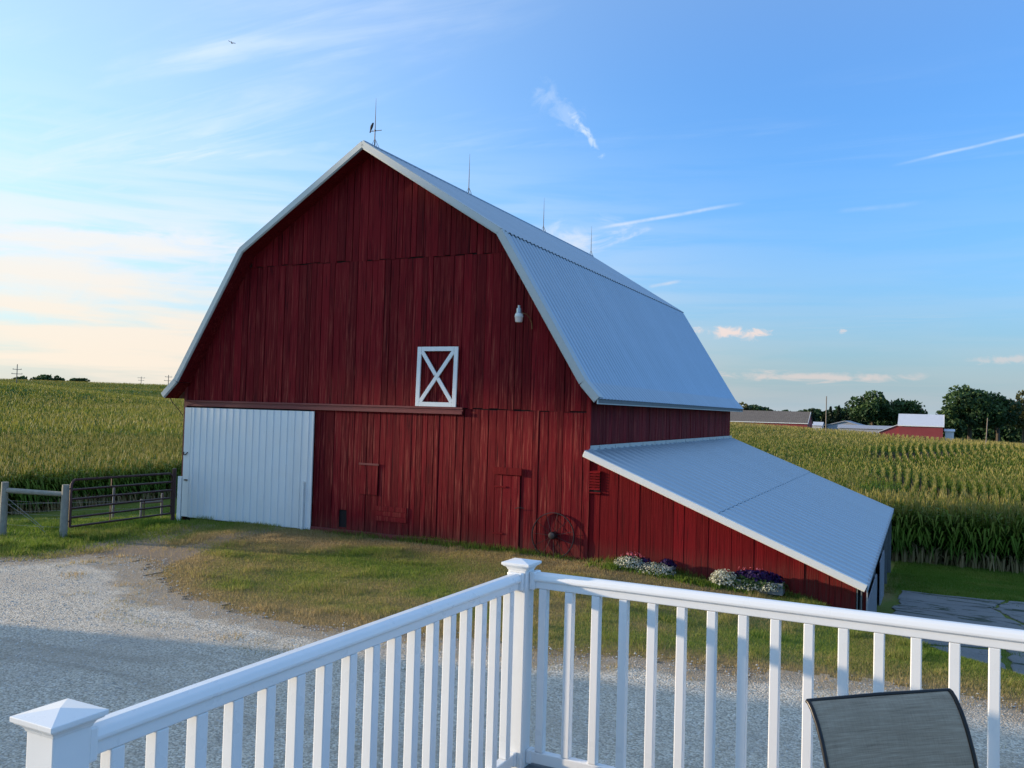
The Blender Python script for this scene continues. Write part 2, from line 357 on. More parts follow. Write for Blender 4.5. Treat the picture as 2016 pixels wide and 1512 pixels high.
def link(name, me, parent=None, mw=None):
    o = bpy.data.objects.new(name, me); COL.objects.link(o)
    if parent is not None: o.parent = parent
    if mw is not None: o.matrix_local = mw
    return o
def bevel(o, wd=.004, seg=2):
    b = o.modifiers.new('bevel', 'BEVEL'); b.width = wd; b.segments = seg; b.limit_method = 'ANGLE'; return o
def thing(name, label, cat, loc=(0, 0, 0), rz=0., group=None):
    o = bpy.data.objects.new(name, None); COL.objects.link(o); o.location = loc; o.rotation_euler = (0, 0, rz)
    return tag(o, label, cat, group)
def tag(o, label, cat, group=None):
    o['label'] = label; o['category'] = cat
    if group: o['group'] = group
    return o
def kind(o, k): o['kind'] = k; return o
def copy_tree(o, parent=None):
    c = o.copy(); COL.objects.link(c)
    if parent is not None: c.parent = parent; c.matrix_parent_inverse = o.matrix_parent_inverse.copy()
    for ch in list(o.children): copy_tree(ch, c)
    return c
def npmesh(name, V, F, material, attrs=None, smooth=False):
    """V (n,3), F (m,3|4)"""
    V = np.asarray(V, np.float32); F = np.asarray(F, np.int32); k = F.shape[1]
    me = bpy.data.meshes.new(name); me.vertices.add(len(V)); me.vertices.foreach_set('co', V.ravel())
    me.loops.add(F.size); me.loops.foreach_set('vertex_index', F.ravel())
    me.polygons.add(len(F)); me.polygons.foreach_set('loop_start', np.arange(0, F.size, k, dtype=np.int32))
    try: me.polygons.foreach_set('loop_total', np.full(len(F), k, np.int32))
    except Exception: pass
    for n, a in (attrs or {}).items():
        at = me.attributes.new(n, 'FLOAT', 'POINT'); at.data.foreach_set('value', np.asarray(a, np.float32))
    me.update(calc_edges=True)
    if smooth: me.polygons.foreach_set('use_smooth', np.ones(len(F), bool))
    me.materials.append(material); return me
def sstep(a, b, x): t = np.clip((x - a) / (b - a), 0, 1); return t * t * (3 - 2 * t)

# ------------------------------------------------------------------ terrain height
def vnoise(x, y, s, seed=0):
    x = np.asarray(x, float) / s; y = np.asarray(y, float) / s
    xi, yi = np.floor(x), np.floor(y); fx, fy = x - xi, y - yi
    fx = fx * fx * (3 - 2 * fx); fy = fy * fy * (3 - 2 * fy)
    def hsh(a, b): v = np.sin(a * 127.1 + b * 311.7 + seed * 74.7) * 43758.5453; return v - np.floor(v)
    return (hsh(xi, yi) * (1 - fx) + hsh(xi + 1, yi) * fx) * (1 - fy) + (hsh(xi, yi + 1) * (1 - fx) + hsh(xi + 1, yi + 1) * fx) * fy
def h(x, y):
    x = np.asarray(x, float); y = np.asarray(y, float)
    r = np.hypot(x, y); th = np.degrees(np.arctan2(-x, y))
    # right: lawn plateau, bank, yard, gently rolling field
    c = np.clip(15.3 - 1.2 * (x + .76), 6.5, 60)
    pz = -.35 * sstep(-6.5, -1, x) * sstep(11, 17, y)
    L = np.interp(y, [10, 14, 18, 21, 28, 36, 40], [-1.1, -1.1, -1.15, -1.28, -1.72, -2.2, -2.25])
    s = sstep(0, 3, y - c)
    nr = pz * (1 - s) + L * s
    rim = -2.4 + .155 * np.clip(th, -12, 30)
    gr = np.interp(r, [0, 36, 42, 50, 58, 71, 95, 142, 200], [-2.2, -2.2, -2.1, -3.5, -4.8, -5.4, -4.55, -2.8, -1.2])
    k = sstep(140, 200, r); gr = gr * (1 - k) + rim * k
    gr = gr + .28 * np.sin((r - 70) / 9.5 + .03 * th) * sstep(60, 80, r) * (1 - sstep(150, 190, r))
    k = sstep(205, 260, r); gr = gr * (1 - k) + (rim - .9) * k
    k = sstep(30, 40, y); right = nr * (1 - k) + gr * k
    # left: lawn, drop beyond the fence, long rise to the crest
    sw = sstep(46, 60, th)
    g1 = .9 + 3.1 * sw
    gl = np.interp(r, [0, 24, 43, 60, 120], [0, 0, -2.2, -2.0, -.7])
    for a, b, v in ((110, 200, g1), (200, 270, g1 - 1.0 + 1.4 * (1 - sw)), (270, 330, 4.6), (330, 500, 9.3), (500, 640, 9.6), (640, 1400, 2.)):
        k = sstep(a, b, r); gl = gl * (1 - k) + v * k
    gl = gl + .25 * (vnoise(x, y, 35, 3) - .5) * sstep(50, 90, r)
    q = sstep(24, 42, th)
    z = right * (1 - q) + gl * q
    back = sstep(95, 130, np.abs(th)); z = z * (1 - back)
    z = z * sstep(2, 9, r)
    bump = (.05 * (vnoise(x, y, 2.2, 1) - .5) + .03 * (vnoise(x, y, .9, 2) - .5))
    return z + bump * sstep(.55, 1.7, dist_gravel(x, y)) * (1 - sstep(60, 120, r))
GRAV = [(-70, 2), (-40, 8.2), (-24, 9.6), (-16.2, 10.5), (-15.4, 11.8), (-14.6, 12.3), (-13.6, 11.8), (-12.9, 11.1), (-11.6, 10.4), (-10.3, 9.95), (-8.4, 9.7), (-7.5, 9.95), (-5.9, 10.35),
        (-4.6, 10.5), (-3.2, 10.85), (-2, 11.1), (-.8, 11.3), (.25, 11.4), (1.6, 11.3), (4, 10.4), (6, 9), (7, 7), (8, 2), (9, -12), (-70, -12)]
def dist_gravel(x, y):
    """signed distance to the gravel outline: > 0 outside"""
    x = np.asarray(x, float); y = np.asarray(y, float); d = np.full(np.broadcast(x, y).shape, 1e9); inside = np.zeros(d.shape, bool)
    n = len(GRAV)
    for i in range(n):
        (ax, ay), (bx, by) = GRAV[i], GRAV[(i + 1) % n]
        ex, ey = bx - ax, by - ay; t = np.clip(((x - ax) * ex + (y - ay) * ey) / (ex * ex + ey * ey), 0, 1)
        d = np.minimum(d, np.hypot(x - ax - t * ex, y - ay - t * ey))
        if ay != by:
            cr = ((ay > y) != (by > y)) & (x < ex * (y - ay) / ey + ax); inside ^= cr
    return np.where(inside, -d, d)
BX, BY, BR = -18.8794, 17.306, .02034           # barn origin and turn
def b2w(x, y): c, s = math.cos(BR), math.sin(BR); return BX + x * c - y * s, BY + x * s + y * c
def w2b(x, y): c, s = math.cos(BR), math.sin(BR); return (x - BX) * c + (y - BY) * s, -(x - BX) * s + (y - BY) * c
def seg_d(x, y, pts):
    d = np.full(np.shape(x), 1e9)
    for (ax, ay), (bx, by) in zip(pts[:-1], pts[1:]):
        ex, ey = bx - ax, by - ay; t = np.clip(((x - ax) * ex + (y - ay) * ey) / (ex * ex + ey * ey), 0, 1)
        d = np.minimum(d, np.hypot(x - ax - t * ex, y - ay - t * ey))
    return d
RUT1 = [(-14.8, 12.0), (-15.9, 13.6), (-16.8, 15.6), (-17.2, 17.2)]; RUT2 = [(-14.0, 12.2), (-14.6, 13.8), (-15.1, 15.4), (-15.3, 17.2)]
RUT3 = [(-16.6, 10.7), (-16.4, 12.2), (-17.2, 14.6), (-17.7, 16.6)]
def masks(x, y):
    dg = dist_gravel(x, y)
    dirt = .75 * (1 - sstep(0, .6, dg)) + .62 * (1 - sstep(.15, .75, seg_d(x, y, RUT1))) + .62 * (1 - sstep(.15, .7, seg_d(x, y, RUT2))) + .5 * (1 - sstep(.1, .6, seg_d(x, y, RUT3)))
    dirt = dirt + .5 * (1 - sstep(.4, 1.8, np.hypot((x + 15.2) / 1.3, (y - 12.8) / 1.0)))
    bx, by = w2b(x, y)
    lawn = sstep(-17.2, -15.2, x)                                     # left paddock grass is lush
    dry = .12 + .38 * lawn + .52 * (vnoise(x, y, 2.6, 5) - .5) * lawn + .45 * (vnoise(x, y, .8, 6) - .5)
    dry = dry + .45 * (1 - sstep(0, 1.6, dg)) + .35 * (1 - sstep(.3, 1.6, np.abs(by + .9))) * (bx > 4) * (bx < 16)
    dry = dry + .3 * (1 - sstep(.3, 2.0, np.hypot(x + 13.2, y - 15.6)))
    dry = dry - .28 * sstep(-5, -1, x) * sstep(12, 13.5, y)
    dry = dry * (1 - .75 * sstep(16, 19, y) * (x > -1.2)) 
    return np.clip(dirt, 0, 1), np.clip(dry, 0, 1)
# ground sheet: polar grid, fine where the camera looks
az = np.concatenate([np.arange(-80, 75, .6), np.arange(75, 280, 5.)])
rad = [.5]
while rad[-1] < 1500: rad.append(rad[-1] * 1.0 + max(.16, rad[-1] * .0135))
rad = np.array(rad)
A_, Rr = np.meshgrid(np.radians(az), rad)
GX, GY = -np.sin(A_) * Rr, np.cos(A_) * Rr
GZ = h(GX, GY)
dirt, dry = masks(GX, GY)
far = np.maximum(sstep(-37, -39, GX) * (GY > 5), sstep(36, 37.5, GY)); far = np.clip(far, 0, 1)
nA, nR = len(az), len(rad)
idx = np.arange(nA * nR).reshape(nR, nA)
a0, b0 = idx[:-1], idx[1:]
F = np.stack([a0, np.roll(a0, -1, 1), np.roll(b0, -1, 1), b0], -1).reshape(-1, 4)[:, ::-1]
V = np.stack([GX.ravel(), GY.ravel(), GZ.ravel()], 1)
V = np.vstack([V, [[0, 0, 0]]])
me = npmesh('ground', V, F, M['ground'], {'dirt': np.append(dirt.ravel(), 0), 'dry': np.append(dry.ravel(), 0), 'far': np.append(far.ravel(), 0), 'soil': np.append((sstep(36.2, 37, GY) * (GX > -30) * (np.hypot(GX, GY) < 190)).ravel(), 0)}, True)
kind(link('ground', me), 'structure')
# gravel sheet
gx, gy = np.meshgrid(np.arange(-40, 8.01, .12), np.arange(-8, 13.2, .12))
dg = dist_gravel(gx, gy) + .55 * (vnoise(gx, gy, .8, 8) - .5) + .35 * (vnoise(gx, gy, .27, 9) - .5)
ok = dg < .05
idx = np.arange(gx.size).reshape(gx.shape)
F = np.stack([idx[:-1, :-1], idx[:-1, 1:], idx[1:, 1:], idx[1:, :-1]], -1)[ok[:-1, :-1]]
gz = h(gx, gy) + .010
used, inv = np.unique(F.ravel(), return_inverse=True)
V = np.stack([gx.ravel(), gy.ravel(), gz.ravel()], 1)[used]
me = npmesh('gravel_driveway', V, inv.reshape(-1, 4), M['gravel'], {'edge': (sstep(-1.3, .1, dg)).ravel()[used]}, True)
kind(link('gravel_driveway', me), 'structure')

# ------------------------------------------------------------------ barn
barn = thing('barn', 'big old red wooden barn with grey metal gambrel roof and lean-to on its right', 'barn', (BX, BY, 0), BR)
PROF = [(-.36, 3.36), (.10, 3.78), (2.25, 7.23), (6.05, 9.65), (9.89, 7.25), (11.99, 3.86), (12.32, 3.50)]
def prof_z(x): return float(np.interp(x, [p[0] for p in PROF], [p[1] for p in PROF]))
LY0, LY1 = -.48, 15.78                                   # roof ends along the ridge
def part(name, parent=barn):
    o = bpy.data.objects.new(name, None); COL.objects.link(o); o.parent = parent; return o
def bw(x): return h(*b2w(x, 0.0))
# near-black backing added behind the boards, painting unlit interior into the gaps
mb = MB()
mb.prism([(.12, -.3), (.12, 3.6), (2.3, 7.05), (6.05, 9.45), (9.83, 7.05), (11.9, 3.6), (11.9, -.3)], 'y', .045, .075)
mb.box(11.86, 11.89, .08, 15.2, -.3, 3.6); mb.box(.1, .13, .08, 15.2, -1.5, 3.6); mb.box(.14, 11.85, 15.17, 15.2, -1.5, 3.6)
mb.prism([(12., -.9), (12, 2.1), (17.3, .03), (17.3, -1.9)], 'y', .05, .08)
mb.build('dark_gap_backing', M['dark'], barn)
# floor to stop light from below
gw = part('gable_wall')
def cuts(a, b, lo, hi, fixed=()):
    xs = [a]; fixed = sorted(fixed)
    while xs[-1] < b - 1e-6:
        n = xs[-1] + random.uniform(lo, hi)
        for fx in fixed:
            if xs[-1] < fx - 1e-6 and n > fx - .09: n = fx; break
        if n > b - .08: n = b
        xs.append(n)
    return xs
def board(parent, x0, x1, zb0, zb1, zt0, zt1, y=0., th=.025, m='red', name='board'):
    g = .0012 if m == 'red_lean' else random.choice([.002, .003, .004, .006, .009]); y = y + random.uniform(-.008, .004)
    x0 += g; x1 -= g; e = .003
    mb = MB(); yb = y + th
    mb.hexa([(x0, yb, zb0), (x1, yb, zb1), (x1, y + e, zb1), (x0, y + e, zb0), (x0, yb, zt0), (x1, yb, zt1), (x1, y + e, zt1), (x0, y + e, zt0)])
    mb.hexa([(x0 + .006, y + e, zb0), (x1 - .006, y + e, zb1), (x1 - .006, y, zb1), (x0 + .006, y, zb0), (x0 + .006, y + e, zt0), (x1 - .006, y + e, zt1), (x1 - .006, y, zt1), (x0 + .006, y, zt0)])
    return mb.build(name, M[m], parent)
SEAM = 6.85
for a, b in zip(*(lambda c: (c[:-1], c[1:]))(cuts(2.05, 10.1, .13, .27))):           # top tier
    j = random.uniform(-.03, .02); zt0, zt1 = prof_z(a) - .10, prof_z(b) - .10
    if a < 6.05 < b: zt0 = zt1 = min(zt0, zt1)
    if min(zt0, zt1) > SEAM + .05: board(gw, a, b, SEAM + j, SEAM + j, zt0, zt1, -.012)
    else: pass
for a, b in zip(*(lambda c: (c[:-1], c[1:]))(cuts(.02, 11.98, .13, .27))):           # middle tier
    zt0, zt1 = prof_z(a) - .10, prof_z(b) - .10
    if min(zt0, zt1) < SEAM + .06:
        t0, t1 = min(zt0, SEAM + .2), min(zt1, SEAM + .2)
        if b < 2.6 or a > 9.5: t0, t1 = zt0, zt1
        else: t0 = t1 = SEAM - .01
        if a > 9.7 or b < 2.3: t0, t1 = zt0, zt1
    else: t0 = t1 = SEAM - .012 + random.uniform(-.02, .01)
    zb = 3.22 + random.uniform(-.02, .015)
    if (b < 2.3 or a > 9.7) and max(t0, t1) > SEAM + .35: t0 = t1 = SEAM
    board(gw, a, b, zb, zb, t0, t1)
for a, b in zip(*(lambda c: (c[:-1], c[1:]))(cuts(4.36, 11.98, .13, .26, (5.35, 5.585, 5.965, 6.505, 9.70, 10.36)))):  # lower tier
    zt = 3.205 + random.uniform(-.02, .01); z0, z1 = bw(a) - .08, bw(b) - .08
    if abs(a - 5.35) < .02:
        board(gw, a, b, .60, .60, zt, zt); board(gw, a, b, z0, z1, .165, .165); continue
    if 5.95 < a < 6.49: board(gw, a, b, z0, z1, 1.02, 1.02); board(gw, a, b, 1.76, 1.76, zt, zt); continue
    if 9.68 < a < 10.34: board(gw, a, b, 1.72, 1.72, zt, zt); continue
    board(gw, a, b, z0, z1, zt, zt)
board(gw, -.02, .10, -.2, -.2, 3.6, 3.6, -.03, .13, 'red_trim', 'corner_board')
mb = MB(); mb.box(.13, 4.3, .09, .12, -.1, 3.2); mb.build('door_opening', M['dark'], gw)
# lower details on the gable
mb = MB(); mb.box(4.42, 8.84, -.07, -.02, -.02, .115); mb.box(4.42, 8.84, -.10, -.071, -.02, .03); bevel(mb.build('sill_board', M['red_trim'], barn))
mb = MB(); mb.box(.09, 8.83, -.075, -.03, 3.19, 3.235); mb.box(.09, 8.83, -.09, -.032, 3.07, 3.145); mb.box(.09, 8.83, -.045, -.02, 3.145, 3.19); bevel(mb.build('door_track', M['red_trim'], barn))
hd = part('hatch_door')
for a, b in ((5.975, 6.16), (6.16, 6.33), (6.33, 6.50)): board(hd, a, b, 1.03, 1.03, 1.75, 1.75, -.022)
bevel(MB().box(5.94, 6.53, -.045, -.024, 1.752, 1.80).build('batten', M['red_trim'], hd), .003)
pt = part('patch_boards')
for k in range(3): MB().box(6.49, 7.36, -.036, -.014, .42 + k * .122, .42 + k * .122 + .115).build('board', M['red'], pt)
sdr = part('side_door')
for a, b in ((9.705, 9.9), (9.9, 10.12), (10.12, 10.345)): board(sdr, a, b, .06, .05, 1.728, 1.728, -.022)
bevel(MB().box(9.68, 10.39, -.06, -.03, 1.735, 1.90).build('lintel', M['red_lean'], barn))
mb = MB(); mb.box(9.69, 10.0, -.045, -.033, 1.44, 1.475); mb.box(9.69, 9.95, -.045, -.033, .38, .415); mb.build('strap_hinge', M['red_lean'], sdr)
MB().tube([(10.25, -.05, .99), (10.36, -.065, 1.02), (10.47, -.05, 1.01)], .010, 6).build('door_latch', M['iron'], sdr)
# white X door leaning on the track
xd = part('loft_door')
x0, x1, z0, z1, yy = 7.545, 8.655, 3.24, 4.66, -.07
sh = .022
def xz(u, v): return (x0 + (x1 - x0) * u + sh * (v), yy, z0 + (z1 - z0) * v)
wz = .105
for nm, a, b in (('stile', (.047, 0), (.047, 1)), ('stile', (.953, 0), (.953, 1))):
    p, q = xz(*a), xz(*b); bevel(MB().bar(p, q, wz, .035, (0, 1, 0)).build(nm, M['vinyl'], xd), .004)
for v in (.036, .964):
    p, q = xz(.098, v), xz(.902, v); bevel(MB().bar(p, q, .034, wz).build('rail', M['vinyl'], xd), .004)
bevel(MB().bar((xz(.11, .075)), (xz(.89, .925)), .095, .03, (0, -1, 0)).build('cross_brace', M['vinyl'], xd), .004)
for s_, e_ in (((.11, .925), (.47, .53)), ((.53, .47), (.89, .075))):
    bevel(MB().bar(xz(*s_), xz(*e_), .095, .03, (0, -1, 0)).build('cross_brace', M['vinyl'], xd), .004)
for o in xd.children:
    if o.name.startswith('cross'): pass
# louvre vent at the corner
vt = part('louvre_vent')
MB().box(12.005, 12.25, -.005, .02, 1.48, 1.93).build('vent_back', M['dark'], vt)
for k in range(7):
    z = 1.53 + k * .06
    MB().hexa([(12.01, -.004, z + .045), (12.245, -.004, z + .045), (12.245, -.05, z), (12.01, -.05, z), (12.01, -.004, z + .055), (12.245, -.004, z + .055), (12.245, -.05, z + .012), (12.01, -.05, z + .012)]).build('slat', M['red_lean'], vt)
MB().box(11.99, 12.265, -.055, -.006, 1.455, 1.482).build('vent_sill', M['red_lean'], vt)
# long side wall above the lean-to
sw_ = part('side_wall')
for a, b in zip(*(lambda c: (c[:-1], c[1:]))(cuts(.02, 15.2, .16, .28))):
    g = random.choice([.002, .003, .005]); j = random.uniform(-.008, .004)
    MB().box(11.93 + j, 11.955 + j, a + g, b - g, 2.2, 3.78).build('board', M['red'], sw_)
MB().box(11.90, 12.0, -.03, .018, -.2, 3.8).build('corner_board', M['red'], sw_)
# left and back walls (unseen sides, plain)
MB().box(.03, .06, .06, 15.25, -2., 3.75).build('left_wall', M['red'], barn)
mb = MB(); mb.prism([(.05, -2), (.05, 3.6), (2.3, 7.05), (6.05, 9.4), (9.83, 7.05), (11.9, 3.6), (11.9, -2)], 'y', 15.22, 15.26); mb.build('back_wall', M['red'], barn)
# lean-to front wall
lw = part('lean_to_wall')
def lz(x): return 2.33 - .395 * (x - 12.0)
k = 0
for a, b in zip(*(lambda c: (c[:-1], c[1:]))(cuts(12.005, 17.42, .20, .27, (12.245,)))):
    k += 1; y = (-.003 if k % 2 else .003)
    lo0, lo1 = bw(a) - .35, bw(b) - .45
    if a < 12.24: board(lw, a, b, lo0, lo1, 1.45, 1.45, y, .022, 'red_lean'); continue
    board(lw, a, b, lo0, lo1, lz(a) - .09, lz(b) - .09, y, .022, 'red_lean')
MB().box(12.0, 12.24, .012, .03, 1.4, 2.2).build('board', M['red_lean'], lw)
MB().box(17.43, 17.45, -.01, .05, -1.6, lz(17.45) - .1).build('door_jamb', M['greywood'], lw)
MB().box(17.505, 17.525, -.02, .03, -1.6, lz(17.5) - .1).build('door_jamb', M['greywood'], lw)
MB().box(17.53, 17.60, .03, .06, -1.7, lz(17.6) - .12).build('corner_panel', M['red_lean'], lw)
MB().box(17.60, 17.625, -.02, .05, -1.7, lz(17.62) - .10).build('corner_post', M['fargrey'], lw)
# lean-to yard side: posts, header and pale sliding doors standing ajar
ls = part('lean_to_side')
for y in (3.8, 7.6, 11.4, 15.1): MB().box(17.48, 17.58, y - .06, y + .06, -2.3, lz(17.5) - .1).build('post', M['greywood'], ls)
MB().box(17.44, 17.48, .1, 15.2, -2.4, lz(17.5) - .12).build('wall_panel', M['dark'], ls)
for a, b in ((.35, 2.2), (2.25, 4.1), (6.0, 8.2)):
    mb = MB(); mb.box(17.585, 17.605, a, b, -1.25 - .06 * a, -.35)
    for q in np.arange(a + .1, b, .23): mb.box(17.606, 17.618, q, q + .03, -1.25 - .06 * a, -.35)
    mb.build('side_door', M['fargrey'], ls)
# ---- roofs: ribbed sheets laid side by side
def rib_sheet(name, width, length, pitch, mtl, wavy=True, rib=.03):
    """profile across x (0..width), down -y by length, ribs up in z"""
    xs, zs = [], []; n = round(width / pitch)
    for k in range(n):
        o = k * pitch
        for dx_, dz_ in [(pitch * f_, .5 * rib * (1 - math.cos(2 * PI * f_))) for f_ in np.arange(0, 1, .125)] if wavy else ((0, .0), (pitch * .30, .0), (pitch * .36, .006), (pitch * .42, .0), (pitch * .68, .0), (pitch * .76, rib), (pitch * .88, rib), (pitch * .96, 0.)):
            xs.append(o + dx_); zs.append(dz_)
    xs.append(width + .01); zs.append(.003)
    vs = []; N = len(xs)
    for yv in (0, -length):
        for u, z in zip(xs, zs): vs.append((u, yv, z + .012))
    for yv in (0, -length):
        for u, z in zip(xs, zs): vs.append((u, yv, z + .008))
    fs = []
    for i in range(N - 1):
        fs += [(i, i + N, i + N + 1, i + 1), (2 * N + i, 2 * N + i + 1, 3 * N + i + 1, 3 * N + i), (i, i + 1, i + 1 + 2 * N, i + 2 * N), (i + N, i + 3 * N, i + 1 + 3 * N, i + 1 + N)]
    mb = MB().add(vs, fs); return mb.mesh(name, mtl)
def lay(parent, p_top, p_bot, ya, yb, count, name='roof_sheet', flip=False, lift=0., overlap=0., wavy=True, rib=.03, mtl='roof', nr=4):
    """sheets between two (x,z) profile points, from y=ya to yb"""
    wd = (yb - ya) / count
    T, Bt = Vector((p_top[0], 0, p_top[1])), Vector((p_bot[0], 0, p_bot[1])); dn = (Bt - T); L = dn.length + overlap; dn.normalize()
    X = Vector((0, 1, 0)); Y = -dn; Z = X.cross(Y)
    if Z.z < 0: X = -X; Z = X.cross(Y)
    me = rib_sheet(name, wd, L, wd / nr, M[mtl], wavy, rib)
    for k in range(count):
        y = ya + wd * k if X.y > 0 else ya + wd * (k + 1)
        o = T + Vector((0, y, 0)) + Z * lift
        mw = Matrix(((X.x, Y.x, Z.x, o.x), (X.y, Y.y, Z.y, o.y), (X.z, Y.z, Z.z, o.z), (0, 0, 0, 1)))
        link(name, me, parent, mw)
rf = part('gambrel_roof')
def deckslab(parent, pts, ya, yb, th=.07):
    mb = MB(); lo = [(x, z - th) for x, z in pts]; mb.prism(pts + lo[::-1], 'y', ya, yb); return mb
deckslab(rf, [(x, z) for x, z in PROF], LY0 + .06, LY1 - .03, .09).build('roof_deck', M['greywood'], rf)
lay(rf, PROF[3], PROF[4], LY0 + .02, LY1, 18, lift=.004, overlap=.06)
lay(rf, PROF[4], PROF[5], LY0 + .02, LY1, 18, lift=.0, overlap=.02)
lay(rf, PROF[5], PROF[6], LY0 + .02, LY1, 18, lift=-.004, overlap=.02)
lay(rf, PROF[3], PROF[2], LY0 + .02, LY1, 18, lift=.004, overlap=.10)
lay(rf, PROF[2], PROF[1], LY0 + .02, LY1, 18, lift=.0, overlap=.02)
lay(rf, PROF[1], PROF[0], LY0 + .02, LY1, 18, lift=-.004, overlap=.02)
mb = MB(); mb.tube([(6.05, LY0 + .02, 9.67), (6.05, LY1, 9.67)], .06, 8); mb.build('ridge_cap', M['roof'], rf)
def norm2(a, b):
    d = Vector((b[0] - a[0], b[1] - a[1])).normalized(); n = Vector((-d.y, d.x)); return n if n.y > 0 else -n
# rake trim: face board plus a flange that folds over the sheets
def rake(a, b, face, flange, y0, name='rake_trim', par=rf, m='rake', out=.03):
    n = norm2(a, b); A, B_ = Vector(a), Vector(b)
    mb = MB()
    p = [A + n * .045, B_ + n * .045, B_ - n * face, A - n * face]
    mb.add([(q.x, y0 - out, q.y) for q in p] + [(q.x, y0, q.y) for q in p], [(0, 1, 2, 3), (7, 6, 5, 4), (0, 4, 5, 1), (1, 5, 6, 2), (2, 6, 7, 3), (3, 7, 4, 0)])
    p = [A + n * .05, B_ + n * .05, B_ + n * .036, A + n * .036]
    mb.add([(q.x, y0 - out, q.y) for q in p] + [(q.x, y0 + flange, q.y) for q in p], [(0, 1, 2, 3), (7, 6, 5, 4), (0, 4, 5, 1), (1, 5, 6, 2), (2, 6, 7, 3), (3, 7, 4, 0)])
    p = [A - n * (face * .55), B_ - n * (face * .55), B_ - n * (face * 1.25), A - n * (face * 1.25)]
    mb.add([(q.x, y0 - out * .4, q.y) for q in p] + [(q.x, y0 + .02, q.y) for q in p], [(0, 1, 2, 3), (7, 6, 5, 4), (0, 4, 5, 1), (1, 5, 6, 2), (2, 6, 7, 3), (3, 7, 4, 0)])
    return bevel(mb.build(name, M[m], par), .006)
for a, b in zip(PROF[:-1], PROF[1:]): rake(a, b, .10, .24, LY0)
# soffit boards under the overhang
mb = MB()
for a, b in zip(PROF[:-1], PROF[1:]):
    n = norm2(a, b); A, B_ = Vector(a) - n * .10, Vector(b) - n * .10; A2, B2 = A - n * .02, B_ - n * .02
    mb.add([(A.x, LY0 + .02, A.y), (B_.x, LY0 + .02, B_.y), (B2.x, LY0 + .02, B2.y), (A2.x, LY0 + .02, A2.y), (A.x, .0, A.y), (B_.x, .0, B_.y), (B2.x, .0, B2.y), (A2.x, .0, A2.y)],
           [(0, 1, 2, 3), (7, 6, 5, 4), (0, 4, 5, 1), (1, 5, 6, 2), (2, 6, 7, 3), (3, 7, 4, 0)])
mb.build('soffit', M['red'], rf)
mb = MB(); mb.bar((12.30, LY0, 3.44), (12.30, LY1, 3.44), .02, .11); mb.build('eave_trim', M['rake'], rf)
# lean-to roof
lr = part('lean_to_roof')
P0, PM, P1 = (11.97, lz(11.97) + .02), (14.78, lz(14.78) + .015), (17.64, lz(17.64) + .005)
mb = deckslab(lr, [(11.97, lz(11.97)), (17.6, lz(17.6))], -.36, 15.32, .08); mb.build('roof_deck', M['greywood'], lr)
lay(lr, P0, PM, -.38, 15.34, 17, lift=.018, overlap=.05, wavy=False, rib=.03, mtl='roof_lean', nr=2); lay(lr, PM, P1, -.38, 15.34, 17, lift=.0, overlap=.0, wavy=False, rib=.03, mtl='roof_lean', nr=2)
bevel(rake((12.0, lz(12.0) + .01), (17.62, lz(17.62) + .0), .075, .06, -.38, 'rake_trim', lr, 'white_trim'), .004)
mb = MB(); mb.bar((12.0, -.02, 2.395), (12.0, 15.3, 2.395), .02, .17); mb.bar((12.03, -.02, 2.335), (12.03, 15.3, 2.335), .07, .03)
mb.build('flashing', M['rake'], lr)
for y in np.arange(.55, 15, 1.1): MB().box(12.011, 12.014, y, y + .012, 2.32, 2.47).build('flashing_joint', M['greywood'], lr)
mb = MB(); mb.bar((17.63, -.37, .085), (17.63, 15.3, .085), .015, .14); mb.build('eave_strip', M['fargrey'], lr)
# big white sliding door: steel panels with standing ribs
sl = part('sliding_door')
dx0, dx1, dzt = .095, 4.505, 3.03
for k in range(6):
    a = dx0 + .24 + (dx1 - dx0 - .24) * k / 6; b = dx0 + .24 + (dx1 - dx0 - .24) * (k + 1) / 6; L0 = .02 + (a - dx0) * .004; wd = b - a
    mb = MB(); mb.box(a, b - .002, -.075, -.055, L0, dzt)
    for q in range(3):
        u = a + wd * (q + .5) / 3 - .03
        mb.prism([(u, -.0751), (u + .012, -.098), (u + .032, -.098), (u + .044, -.0751)], 'z', L0, dzt)
    mb.build('door_panel', M['door_metal'], sl)
bevel(MB().box(dx0, dx0 + .237, -.085, -.05, .03, dzt).build('door_edge', M['white_trim'], sl), .006)
bevel(MB().box(dx1 + .002, dx1 + .035, -.09, -.05, .02, dzt).build('door_edge', M['white_trim'], sl), .006)
MB().tube([(dx0 + .02, -.10, 1.80), (dx0 + .06, -.125, 1.72), (dx0 + .14, -.125, 1.74), (dx0 + .17, -.10, 1.80)], .014, 6).build('door_hook', M['iron'], sl)
MB().box(dx0 + .08, dx0 + .20, -.115, -.086, 1.02, 1.05).build('door_pull', M['iron'], sl)
MB().box(4.28, 4.33, -.14, -.09, -.1, 1.24).build('door_guide', M['white_trim'], sl)
bevel(MB().box(-.06, .075, -.10, -.035, -.2, 1.12).build('corner_guard', M['white_trim'], barn), .005)
MB().tube([(-.30, -.30, 3.33), (-.26, -.2, 3.15), (-.12, -.1, 2.95), (-.03, -.04, 2.80)], .010, 6).build('cable', M['gate'], barn)

